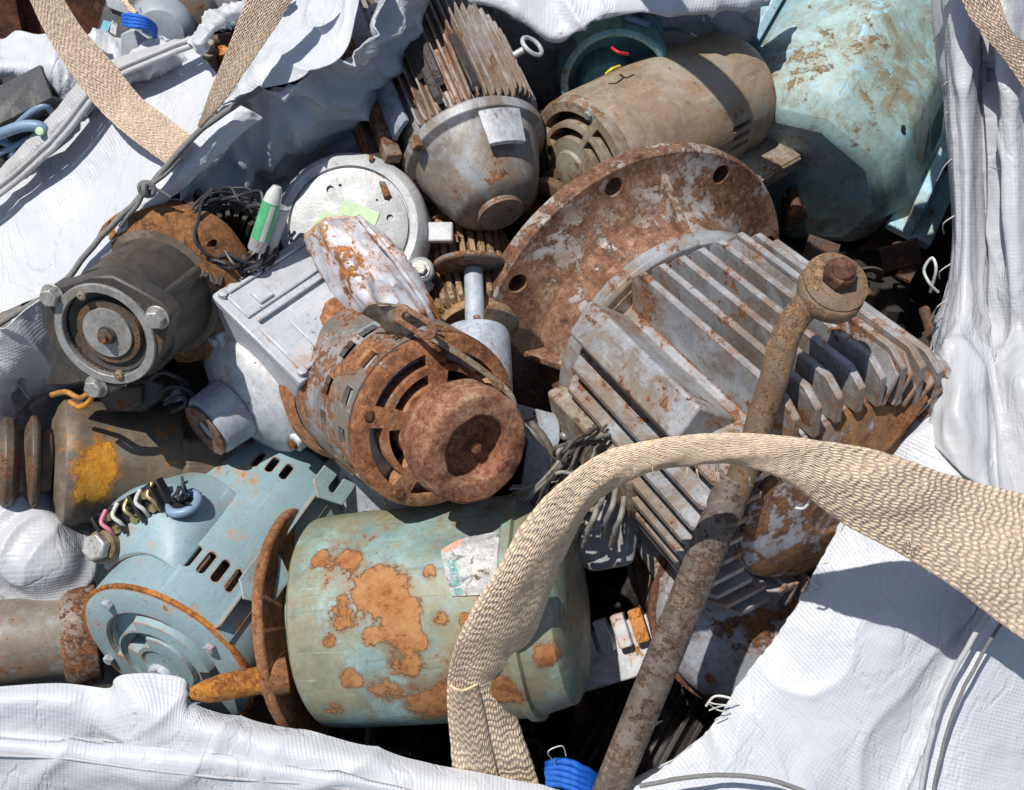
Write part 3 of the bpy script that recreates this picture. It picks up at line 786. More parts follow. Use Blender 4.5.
# ================================================================== 3 finned grey motor at the top
def top_motor():
    F = frame(500, 212, -.01, (.34, -.84, .40)) @ Matrix.Diagonal((.93, .93, .98, 1))
    t = root('electric_motor', 'finned grey motor with smooth end bell and oil runs, top centre', 'motor', F, 'scrap electric motors')
    bm = lathe(new(), [(0, .002), (.021, .002), (.025, 0), (.0255, -.003), (.040, -.006), (.048, -.012), (.060, -.036), (.072, -.070), (.082, -.074), (.0835, -.084), (.080, -.088), (0, -.088)], 80, wob=.01)
    obj('end_bell', bm, M_['top_grey'], t, bevel=.0008)
    bm = lathe(new(), [(0, .0), (.0235, .0), (.0265, .0015), (.0255, .004), (.022, .0035), (0, .003)], 48)
    obj('bearing_cap', bm, M_['top_grey'], t)
    bm = new(); cyl(bm, (0, 0, -.34), (0, 0, -.08), .0755, 72)
    for k in range(-15, 15):
        ph = math.radians(k * 6.2 - 4)
        if ph > .66: continue
        z1 = -.085 if ph > -.9 else -.098
        prism(bm, [(.07, z1), (.083, z1 - .003), (.0868, z1 - .010), (.0868, -.32), (.07, -.32)], -.0013, .0013, Matrix.Rotation(ph, 4, 'Z') @ Matrix.Rotation(PI / 2, 4, 'X'))
    obj('finned_housing', bm, M_['top_fin'], t, bevel=.0006)
    bm = new()
    for p, a, b in ((.20, -.10, -.21), (.1, -.12, -.26), (-.28, -.10, -.17), (.30, -.14, -.26)):
        prism(bm, [(.085, b), (.0888, b), (.0895, (a + b) / 2), (.0898, a), (.084, a + .008), (.08, a)], -.0055, .0055, Matrix.Rotation(p, 4, 'Z') @ Matrix.Rotation(PI / 2, 4, 'X'))
    obj('oil_caked_rib', bm, M_['oil'], t, bevel=.002)
    # fan shroud at the far end
    bm = lathe(new(), [(.090, -.30), (.103, -.30), (.104, -.31), (.100, -.37), (.08, -.385), (0, -.385), (0, -.36), (.088, -.36)], 64)
    obj('fan_shroud', bm, M_['shroud'], t, bevel=.001)
    for k, p in enumerate((.6, 1.2)):
        bolt(t, rot(p, .103, -.32) @ Matrix.Rotation(PI / 2, 4, 'Y'), .005, .003, M_['bolt'], .007)
    # smooth flank sheet and mounting feet on the left side (phi towards the left: positive)
    bm = lathe(new(), [(.086, -.30), (.0915, -.30), (.0915, -.10), (.086, -.10)], 10, a0=.68, a1=1.15, closed=True)
    obj('flank_plate', bm, M_['shroud'], t, bevel=.0008)
    for k, (ph, r, w) in enumerate(((1.10, .096, .014), (1.24, .103, .012))):
        bm = new(); box(bm, (0, 0, 0), (.018, w, .19), rot(ph, r, -.175))
        obj('foot_rail', bm, M_['rail' if k == 0 else 'oil'], t, bevel=.001)
    bm = new(); box(bm, (0, 0, 0), (.007, .028, .150), rot(1.34, .112, -.12)); box(bm, (0, 0, 0), (.004, .020, .1), rot(1.34, .117, -.12))
    obj('foot_rail', bm, M_['rail'], t, bevel=.001)
    # name plate
    bm = lathe(new(), [(.078, -.064), (.0866, -.066), (.0755, -.032), (.070, -.032)], 12, a0=-.75, a1=-.18, closed=True)
    obj('name_plate', bm, M_['peel_plate'], t, bevel=.0005)
    # bolt lug on the rim
    bm = new(); box(bm, (0, 0, 0), (.010, .010, .014), rot(.72, .086, -.073)); obj('rim_lug', bm, M_['rail'], t, bevel=.001)
    # lifting ring on the right
    bm = torus(new(), .0125, .0026, rot(-1.25, .110, -.155) @ Matrix.Rotation(.5, 4, 'Z') @ Matrix.Rotation(PI / 2, 4, 'Y'), 32, 10)
    cyl(bm, rot(-1.2, .088, -.155) @ V3(0, 0, 0), rot(-1.22, .10, -.155) @ V3(0, 0, 0), .004, 12)
    obj('lifting_ring', bm, M_['silver'], t)
top_motor()

# ================================================================== 4 tan motor with grille
def tan_motor():
    F = frame(580, 166, -.065, (-.76, -.46, .46)) @ Matrix.Diagonal((1.09, 1.09, 1.0, 1))
    t = root('electric_motor', 'dusty tan cylindrical motor with open grille end and side vents', 'motor', F, 'scrap electric motors')
    # end frame with curved grille slots
    bm = lathe(new(), [(0, -.016), (.064, -.016), (.067, -.012), (.067, -.003), (.064, 0), (.055, .001), (.034, .010), (.02, .012), (0, .012)], 72)
    ct = new()
    for k in range(4):
        a0 = k * PI / 2 + .08 + .35
        for r0, r1 in ((.046, .055), (.032, .041)):
            lathe(ct, [(r0, -.03), (r1, -.03), (r1, .03), (r0, .03)], 14, a0=a0, a1=a0 + PI / 2 - .17, closed=True)
    obj('grille_end', cut(bm, ct), M_['tan_end'], t, bevel=.001)
    bm = lathe(new(), [(0, .010), (.021, .010), (.019, .016), (.010, .018), (0, .018)], 40); obj('bearing_cap', bm, M_['tan_end'], t)
    bm = lathe(new(), [(0, -.15), (.06, -.15), (.058, -.06), (0, -.05)], 40); obj('core', bm, M_['debris'], t)
    bm = lathe(new(), [(.0635, -.012), (.0675, -.012), (.0685, -.018), (.069, -.10), (.0685, -.185), (.066, -.193), (.066, -.225), (.058, -.243), (.03, -.25), (0, -.25), (0, -.245), (.055, -.235), (.0635, -.21)], 80, wob=.008)
    ct = new()
    for k, p in enumerate((-42, -51, -60)):
        prism(ct, rr(0, 0, .030, .006, .0028), -.02, .02, rot(math.radians(p), .066, -.172) @ Matrix.Rotation(PI / 2, 4, 'Y'))
    prism(ct, rr(0, 0, .022, .010, .003), -.02, .02, rot(math.radians(-62), .066, -.052) @ Matrix.Rotation(PI / 2, 4, 'Y'))
    sh = obj('shell', cut(bm, ct), M_['tan'], t, bevel=.0008)
    for a in (.5, 2.1, 3.7, 5.2):
        bolt(t, Matrix.Rotation(a, 4, 'Z') @ Matrix.Translation((.061, 0, .0)), .0045, .004, M_['bolt'], .0065)
    # foot plate along the right side
    bm = new(); box(bm, (0, 0, 0), (.040, .006, .115), rot(math.radians(-83), .082, -.20) @ Matrix.Rotation(.35, 4, 'Z'))
    box(bm, (0, 0, 0), (.010, .016, .112), rot(math.radians(-83), .101, -.20) @ Matrix.Rotation(.35, 4, 'Z'))
    obj('foot_plate', bm, M_['tan_end'], t, bevel=.0012)
    bm = new(); a = rot(math.radians(-62), .070, -.135).translation; b = rot(math.radians(-80), .082, -.16).translation
    cyl(bm, a, b, .0026, 12); cyl(bm, a, a + V3(-.004, -.003, .004), .0045, 14)
    obj('pin', bm, M_['bolt'], t)
tan_motor()

# small loose rings beside the grille
for (px, py, z, a, r, tx) in ((544, 208, -.07, (-.45, -.45, .7), .031, 'rusty pipe collar with a wide bore, nearest the big flange'), (560, 192, -.085, (-.5, -.40, .7), .026, 'smaller rusty collar tucked behind another at the tan motor grille')):
    F = frame(px, py, z, a)
    bm = lathe(new(), [(r * .52, -.02), (r * .52, 0), (r * .6, .002), (r * .95, .002), (r, -.001), (r, -.010), (r * .88, -.012), (r * .86, -.02)], 48, closed=True, wob=.02)
    o = obj('pipe_collar', dent(bm, .0007, 80), M_['rust_ring'], None, F); tag(o, tx, 'collar', 'loose collars')

# ================================================================== 5 teal motor
def teal_motor():
    F = frame(616, 84, -.10, (.02, -.62, .78))
    t = root('electric_motor', 'turquoise motor with its terminal opening exposed, behind the tan motor', 'motor', F, 'scrap electric motors')
    bm = lathe(new(), [(0, -.16), (.061, -.16), (.062, -.15), (.062, -.02), (.060, -.002), (.056, .0), (.052, -.002), (.050, -.055), (0, -.06)], 60, wob=.02)
    ct = new(); box(ct, (.055, .018, -.03), (.05, .055, .05))
    obj('body', cut(bm, ct), M_['teal'], t, bevel=.0015)
    bm = lathe(new(), [(.060, -.12), (.0665, -.12), (.0675, -.10), (.0665, -.064), (.060, -.064)], 40, a0=-1.1, a1=1.3, closed=True)
    obj('terminal_hood', bm, M_['teal'], t, bevel=.0015)
    bm = lathe(new(), [(0, -.06), (.03, -.06), (.034, -.05), (.030, -.02), (.016, -.008), (0, -.006)], 40, Matrix.Translation((-.014, .006, 0)))
    obj('inner_bell', bm, M_['teal'], t, bevel=.001)
    A = rot(-.35, .066, -.035) @ Matrix.Rotation(PI / 2, 4, 'Y')
    bm = prism(new(), rr(0, 0, .034, .030, .006), -.004, .002, A)
    ct = new(); cyl(ct, A @ V3(0, 0, -.02), A @ V3(0, 0, .02), .009, 20)
    obj('gland_plate', cut(bm, ct), M_['bluegrey_pl'], t, bevel=.0008)
    bolt(t, rot(.78, .062, -.09) @ Matrix.Rotation(PI / 2, 4, 'Y'), .005, .004, M_['bolt_rust'])
    for nm, m, pts in (('red_wire', 'red', [(612, 48, -.03), (618, 52, -.02), (628, 54, -.03)]), ('yellow_wire', 'ywire', [(606, 74, -.03), (612, 69, -.025), (620, 66, -.035)])):
        line('wire', pts, .0016, M_[m], t, label=nm.replace('_', ' '))
teal_motor()

# ================================================================== 6 pale blue drum, top right
def blue_drum():
    F = frame(790, 184, -.215, (-.45, -.76, .34)) @ Matrix.Diagonal((1.12, 1.12, 1.0, 1))
    t = root('electric_motor', 'big pale blue motor casing with scabby peeling paint, upper right', 'motor', F, 'scrap electric motors')
    bm = lathe(new(), [(0, -.004), (.100, -.004), (.122, -.036), (.124, -.42), (0, -.42)], 9, Matrix.Rotation(.12, 4, 'Z'))
    obj('casing', dent(bm, .003, 9), M_['blue_drum'], t, bevel=.009, ang=50)
    bm = new(); box(bm, (0, 0, 0), (.012, .052, .30), rot(-1.28, .131, -.16)); obj('foot_strip', bm, M_['blue_strip'], t, bevel=.002)
    bm = new(); box(bm, (0, 0, 0), (.05, .012, .30), rot(-1.48, .135, -.16)); obj('foot_strip', bm, M_['blue_strip'], t, bevel=.002)
    bm = new(); box(bm, (0, 0, 0), (.012, .034, .12), rot(1.2, .126, -.16)); obj('side_strap', bm, M_['blue_strip'], t, bevel=.002)
    for z in (-.05, -.17):
        bolt(t, rot(-.5, .121, z) @ Matrix.Rotation(PI / 2, 4, 'Y'), .004, .002, M_['oil'])
blue_drum()

# ================================================================== 7 white round motor
def white_motor():
    F = frame(349, 226, .0, (-.02, .05, 1), (1, 0, 0))
    t = root('electric_motor', 'white round motor with flat silver end cover and pale green sticker', 'motor', F, 'scrap electric motors')
    bm = lathe(new(), [(0, -.12), (.072, -.12), (.078, -.10), (.079, -.02), (.076, -.006), (.069, .001), (.0615, .0), (.0605, -.004), (0, -.004)], 90)
    obj('rim', bm, M_['white_met'], t)
    bm = lathe(new(), [(0, -.0035), (.0595, -.0035), (.059, -.0005), (.05, .0006), (0, .0012)], 90)
    ct = new()
    for x, y, r in ((-.019, .037, .004), (-.009, .041, .0015), (.041, .008, .0035), (.028, .026, .0012), (.040, .026, .0012), (-.04, -.03, .003)):
        cyl(ct, (x, y, -.0022), (x, y, .01), r, 16)
    obj('end_cover', cut(bm, ct), M_['white_disc'], t)
    bm = new()
    prism(bm, [onplane(F, x, y) for x, y in ((307, 235), (324, 209), (335, 215), (325, 238), (312, 243))], .0013, .0017)
    obj('sticker', bm, M_['green_stk'], t)
    bm = new(); prism(bm, [onplane(F, x, y) for x, y in ((345, 200), (380, 213), (373, 232), (334, 219))], .0013, .0017)
    obj('sticker', bm, M_['green_stk'], t)
    bm = new(); box(bm, (.0, .0, 0), (.004, .006, .004), Matrix.Translation((.022, .068, .002))); obj('clip', bm, M_['rail'], t)
    # side lug with bolt
    bm = new(); box(bm, (.086, -.003, -.02), (.034, .020, .012)); obj('side_lug', bm, M_['white_met'], t, bevel=.002)
    bm = new(); cyl(bm, (.071, -.044, -.03), (.073, -.045, .008), .0125, 32, bev=.002); lg = obj('bolt_lug', bm, M_['silver'], t)
    obj('bolt', hexa(new(), Matrix.Translation((.073, -.045, .008)), .0062, .005, .0095), M_['bolt'], lg, bevel=.0006)
white_motor()
F = frame(322, 168, -.08, (0, -.3, .9)); 
o = obj('steel_rod', cyl(new(), P(312, 128, -.02) - F.translation, P(333, 176, -.05) - F.translation, .0014, 10), M_['wood'], None, Matrix.Translation(F.translation)); tag(o, 'thin brown stick leaning on the shaded bag wall above the white motor', 'stick'); o.name = 'thin_stick'

# ================================================================== 8 crumpled white tin cover
def tin_cover():
    T = Matrix.Translation(P(380, 270, .05))
    t = root('tin_cover', 'crumpled white tin cover with orange rust scabs over the round motor', 'cover', T)
    rows = [
        [(305, 238, .02), (330, 292, .03), (352, 340, .02), (378, 372, .01)],
        [(318, 224, .05), (346, 280, .065), (374, 326, .06), (402, 362, .03)],
        [(322, 221, .058), (352, 272, .082), (382, 318, .078), (412, 356, .04)],
        [(328, 218, .060), (360, 262, .072), (392, 310, .066), (422, 350, .04)],
        [(340, 216, .066), (372, 250, .078), (404, 296, .072), (430, 338, .045)],
        [(356, 216, .070), (388, 244, .088), (418, 288, .082), (440, 328, .055)],
        [(360, 219, .045), (394, 250, .055), (424, 296, .055), (445, 334, .04)],
        [(364, 228, .0), (398, 264, .01), (428, 308, .01), (448, 346, .0)]]
    o = sheet('sheet', rows, M_['white_peel'], t, n=8, crump=.0035, freq=24, fine=.0010, seed=4, thick=.0016)
    o.data.set_sharp_from_angle(angle=math.radians(40))
    line('fold_edge', [(358, 216, .078), (378, 240, .095), (405, 275, .095), (428, 310, .085), (440, 338, .06)], .0024, M_['white_peel'], t, wob=.001)
tin_cover()

# ================================================================== 9 pale grey finned motor
def pale_motor():
    F = frame(234, 408, -.012, (-.66, -.56, .50)) @ Matrix.Scale(1.07, 4)
    t = root('electric_motor', 'pale grey finned motor with big terminal box and galvanised hub', 'motor', F, 'scrap electric motors')
    bm = lathe(new(), [(0, .0), (.030, .0), (.036, -.002), (.058, -.012), (.066, -.020), (.068, -.030), (.064, -.034), (0, -.034)], 72)
    obj('end_bell', bm, M_['pale_bell'], t, bevel=.001)
    bm = lathe(new(), [(0, .034), (.013, .034), (.027, .033), (.030, .030), (.032, .0), (0, .0)], 48)
    obj('hub', bm, M_['galv'], t, bevel=.001)
    bm = lathe(new(), [(.011, .034), (.025, .034), (.0275, .0352), (.0275, .037), (.011, .037)], 40, Matrix.Translation((.003, -.002, 0)), closed=True)
    obj('hub_washer', bm, M_['rail'], t, bevel=.0008)
    bm = new(); cyl(bm, (0, 0, -.20), (0, 0, -.03), .054, 60)
    for k in range(-18, 19):
        ph = math.radians(k * 7.0 - 10)
        if -.2 < ph < .75: continue
        prism(bm, [(.05, -.04), (.064, -.04), (.067, -.046), (.067, -.195), (.05, -.195)], -.0014, .0014, Matrix.Rotation(ph, 4, 'Z') @ Matrix.Rotation(PI / 2, 4, 'X'))
    obj('finned_housing', bm, M_['pale_grey'], t, bevel=.0005)
    # terminal box, its lid towards the camera; local x outward, z along the axis
    B = rot(.22, .066, -.105) @ Matrix.Scale(1.12, 4)
    bm = new(); box(bm, (.0, 0, 0), (.050, .098, .145), B); 
    bx = obj('terminal_box', bm, M_['pale_grey'], t, bevel=.004)
    bm = new(); box(bm, (.029, 0, 0), (.008, .104, .150), B)
    box(bm, (.034, -.020, 0), (.004, .050, .135), B); box(bm, (.034, .030, 0), (.003, .026, .135), B)
    for yy in (.010, .044, -.046): box(bm, (.0365, yy, 0), (.003, .0035, .128), B)
    for zz in (-.045, .045): box(bm, (.0365, .027, zz), (.004, .014, .014), B)
    box(bm, (.037, -.022, .0), (.003, .032, .092), B)
    lid = obj('lid', bm, M_['pale_grey'], bx, bevel=.0014)
    for yy, zz in ((-.046, .068), (.046, .068), (-.046, -.068), (.046, -.068)):
        bm = new(); lathe(bm, [(0, .033), (.004, .033), (.0035, .0375), (0, .038)], 14, B @ Matrix.Translation((0, yy, zz)) @ Matrix.Rotation(PI / 2, 4, 'Y'))
        obj('screw', bm, M_['silver'], bx)
    for a, m in ((-1.25, 'orange_scrap'), (.95, 'pale_bell'), (2.6, 'pale_bell')):
        bm = new(); box(bm, (.064, 0, -.026), (.020, .020, .022), Matrix.Rotation(a, 4, 'Z')); obj('bolt_lug', bm, M_['pale_bell'], t, bevel=.003)
        bolt(t, Matrix.Rotation(a, 4, 'Z') @ Matrix.Translation((.067, 0, -.015)), .006, .005, M_['bolt_rust' if a < 0 else 'silver'])
pale_motor()

# ================================================================== 11 black flanged motor
def black_motor():
    F = frame(106, 334, .115, (-.21, -.46, .86)) @ Matrix.Scale(1.06, 4)
    t = root('electric_motor', 'black cast motor with machined face ring and rusty rear collar, left edge', 'motor', F, 'scrap electric motors')
    inv = lambda x, y: onplane(F, x, y)
    pts = [(62, 285), (90, 276), (112, 276), (135, 288), (160, 302), (171, 316), (166, 334), (163, 352), (150, 372), (128, 384), (112, 394), (96, 396), (84, 384), (66, 366), (52, 350), (44, 325), (44, 296), (50, 286)]
    bm = prism(new(), [inv(*p) for p in pts], -.020, 0)
    ct = new(); cyl(ct, (0, 0, -.011), (0, 0, .02), .0385, 64)
    obj('face_plate', cut(bm, ct), M_['black_cast'], t, bevel=.0022)
    bm = lathe(new(), [(.0385, -.004), (.0385, .0022), (.0392, .003), (.0455, .003), (.0462, .002), (.0462, -.001)], 80, closed=True)
    obj('face_ring', bm, M_['ring_grey'], t)
    bm = lathe(new(), [(0, -.010), (.0375, -.010), (.0375, -.006), (.033, -.0085), (0, -.0085)], 64); obj('recess', bm, M_['black_cast'], t)
    bm = lathe(new(), [(0, -.0085), (.0295, -.0085), (.030, -.0075), (.029, -.004), (0, -.004)], 64); obj('cap_disc', bm, M_['brown_dark'], t)
    bm = lathe(new(), [(0, -.004), (.0225, -.004), (.0225, -.0015), (0, -.001)], 48)
    obj('half_disc', bm, M_['ring_grey'], t, bevel=.0003)
    bm = new(); hexa(bm, Matrix.Translation((-.001, -.001, -.001)), .0075, .004, .0085); cyl(bm, (-.001, -.001, .002), (-.001, -.001, .0085), .0038, 20)
    obj('centre_nut', bm, M_['brown_dark'], t, bevel=.0004)
    for x, y in ((53, 295), (158, 317), (97, 386)):
        c = inv(x, y)
        bolt(t, Matrix.Translation((c[0], c[1], .0)), .0085, .0075, M_['bolt'], .0105)
    for x, y in ((84, 294), (121, 373)):
        c = inv(x, y)
        bm = new(); lathe(bm, [(0, .002), (.0042, .002), (.004, .005), (.0018, .0058), (0, .0045)], 20, Matrix.Translation((c[0], c[1], 0))); obj('screw', bm, M_['tan_end'], t)
    bm = lathe(new(), [(0, -.10), (.052, -.10), (.0535, -.09), (.0515, -.05), (.0515, -.02), (0, -.02)], 64, wob=.01); obj('barrel', bm, M_['black_cast'], t)
    a = inv(158, 310)
    bm = new(); cyl(bm, (a[0] + .004, a[1] + .004, -.075), (a[0] + .004, a[1] + .004, -.018), .0045, 16); cyl(bm, (a[0] + .004, a[1] + .004, -.078), (a[0] + .004, a[1] + .004, -.066), .0035, 12, .002)
    obj('tie_rod', bm, M_['black_cast'], t)
    bm = lathe(new(), [(0, -.092), (.062, -.092), (.068, -.096), (.075, -.100), (.078, -.108), (.078, -.130), (.074, -.140), (0, -.144)], 80, wob=.02)
    ct = new()
    for a in (1.0, 2.3, 3.5, 4.7, 5.8): cyl(ct, (.073 * math.cos(a), .073 * math.sin(a), -.13), (.073 * math.cos(a), .073 * math.sin(a), -.08), .0035, 14)
    obj('rear_collar', dent(cut(bm, ct), .0009, 40), M_['rust_ring'], t, bevel=.0012)
    bm = lathe(new(), [(.0515, -.088), (.060, -.090), (.060, -.096), (.0515, -.096)], 64, closed=True); obj('collar_step', bm, M_['brown'], t)
    # leg casting lower left
    bm = prism(new(), [inv(*p) for p in ((48, 352), (66, 370), (84, 388), (60, 394), (34, 394))], -.035, -.016)
    obj('leg', bm, M_['black_cast'], t, bevel=.002)
black_motor()

# dark wound stator with iron teeth behind it
def stator():
    F = frame(232, 236, .03, (.35, .30, .88))
    t = root('stator_core', 'dark stator core with iron teeth and loose winding wire, behind rusty collar', 'stator', F)
    bm = lathe(new(), [(.030, -.06), (.046, -.06), (.046, 0), (.030, 0)], 48, closed=True)
    for k in range(18):
        box(bm, (.0265, 0, -.03), (.010, .0045, .062), Matrix.Rotation(k * PI / 9, 4, 'Z'))
    obj('iron_ring', bm, M_['coil'], t, bevel=.0006)
    bm = new()
    for k in range(9): box(bm, (.050, 0, -.006 - .0035), (.012, .006, .03), Matrix.Rotation(-1.6 + k * .28, 4, 'Z'))
    obj('tooth_row', bm, M_['coil'], t, bevel=.0006)
    rnd = random.Random(5)
    for k in range(16):
        a = rnd.uniform(0, 2 * PI); pts = []
        for i in range(7):
            a += rnd.uniform(.25, .7); r = rnd.uniform(.026, .048)
            pts.append(V3(r * math.cos(a), r * math.sin(a), rnd.uniform(.0, .022)))
        bm = new(); tube(bm, cr(pts, 6), rnd.uniform(.001, .0022), 6); obj('winding', bm, M_['cable_dk' if k % 3 else 'coil'], t)
stator()
def marker():
    a, b = P(263, 232, .06), P(277, 190, .075)
    d = (b - a).normalized(); M = at(P(256, 250, .05), d); L = .078
    t = root('marker_tube', 'green labelled pen shaped tube standing beside the white round motor', 'tube', M)
    obj('barrel', lathe(new(), [(0, 0), (.008, 0), (.0085, .002), (.0085, .012), (0, .012)], 24), M_['silver'], t)
    obj('label_band', lathe(new(), [(0, .012), (.0088, .012), (.0088, .050), (0, .050)], 28), M_['green_lab'], t)
    obj('tip', lathe(new(), [(0, .05), (.0085, .05), (.0075, .058), (.004, .066), (0, .067)], 24), M_['tube_lt'], t)
    obj('label_stripe', lathe(new(), [(.0089, .012), (.0091, .012), (.0091, .048), (.0089, .048)], 6, a0=.3, a1=.85, closed=True), M_['tube_lt'], t)
marker()
o = obj('steel_tube', lathe(new(), [(.0075, 0), (.0095, 0), (.0095, .06), (.0075, .06)], 28, closed=True), M_['silver'], None, at(P(262, 262, .02), (.35, .75, .35))); tag(o, 'short bare steel tube below the green labelled tube', 'tube')

# ================================================================== 12 brown cylinder, left
def brown_motor():
    F = frame(55, 462, -.03, (-.86, .02, .42)) @ Matrix.Scale(1.1, 4)
    t = root('electric_motor', 'brown oily motor with bright orange rust patch and sheave on its end', 'motor', F, 'scrap electric motors')
    bm = lathe(new(), [(0, .002), (.040, .002), (.044, 0), (.052, -.002), (.0585, -.006), (.060, -.012), (.060, -.018), (.0575, -.022), (.0575, -.095), (.0585, -.10), (.0585, -.108), (.054, -.112), (.052, -.165), (.045, -.178), (0, -.178)], 72, wob=.012)
    dent(bm, .001, 45)
    bmt = metal('brown_barrel', (.185, .155, .12), .16, ((.05, .02, .008), (.15, .07, .025), (.24, .12, .04), (.3, .16, .06)), .6, (.13, .095, .065), 13, .42, bump=.0006, spots=[(onbarrel(F, .0575, 96, 470), .020, .24), (onbarrel(F, .0575, 92, 492), .018, .22), (onbarrel(F, .0575, 104, 452), .012, .2)], stones=((.22, .07, .01), (.45, .17, .015), (.62, .27, .02), (.66, .34, .05)))
    obj('barrel', bm, bmt, t, bevel=.0008)
    bm = lathe(new(), [(0, .003), (.028, .003), (.030, .006), (.030, .014), (.018, .016), (.018, .030), (0, .030)], 48); obj('end_boss', bm, M_['brown_dark'], t, bevel=.001)
    bm = lathe(new(), [(0, .014), (.040, .014), (.043, .017), (.043, .021), (.030, .027), (.030, .031), (.041, .036), (.042, .043), (.038, .047), (0, .047)], 56, wob=.02); obj('sheave', bm, M_['brown_dark'], t, bevel=.001)
    bm = new(); box(bm, (.048, .0, -.14), (.03, .05, .07)); dent(bm, .003, 30); obj('side_casting', bm, M_['brown'], t, bevel=.006)
    bm = lathe(new(), [(.0576, -.088), (.0582, -.088), (.0582, -.048), (.0576, -.048)], 12, a0=-.55, a1=.25, closed=True)
brown_motor()
def clamp():
    T = Matrix.Translation(P(80, 402, .06))
    t = root('hose_clamp', 'bright orange bent clamp under the lowest bolt of the black motor', 'clamp', T)
    line('band', [(52, 395, .055), (66, 392, .065), (80, 398, .07), (92, 391, .075), (90, 400, .07), (80, 407, .065), (70, 402, .06)], .0028, M_['yellow'], t)
clamp()
F = frame(128, 398, -.01, (-.1, -.2, .95), (1, 0, 0))
t = root('terminal_box', 'small black oily terminal box under the black cast motor', 'box', F)
obj('box_body', dent(prism(new(), [onplane(F, x, y) for x, y in ((100, 398), (112, 384), (150, 376), (172, 384), (160, 400), (144, 412), (112, 412))], -.03, .006), .001, 60), M_['coil'], t, bevel=.004)
obj('lid', prism(new(), [onplane(F, x, y, .008) for x, y in ((102, 400), (114, 388), (144, 384), (142, 404), (130, 411), (108, 411))], .0062, .012), M_['brown_dark'], t, bevel=.003)
for i, pts in enumerate([[(160, 392, 0), (175, 386, .01), (190, 392, .005), (195, 402, 0)], [(165, 404, 0), (180, 396, .012), (186, 404, .01), (172, 412, 0)], [(150, 380, .01), (162, 372, .02), (178, 378, .01), (188, 384, 0)]]):
    line('lead_wire', pts, .0024, M_['cable_dk'], t)

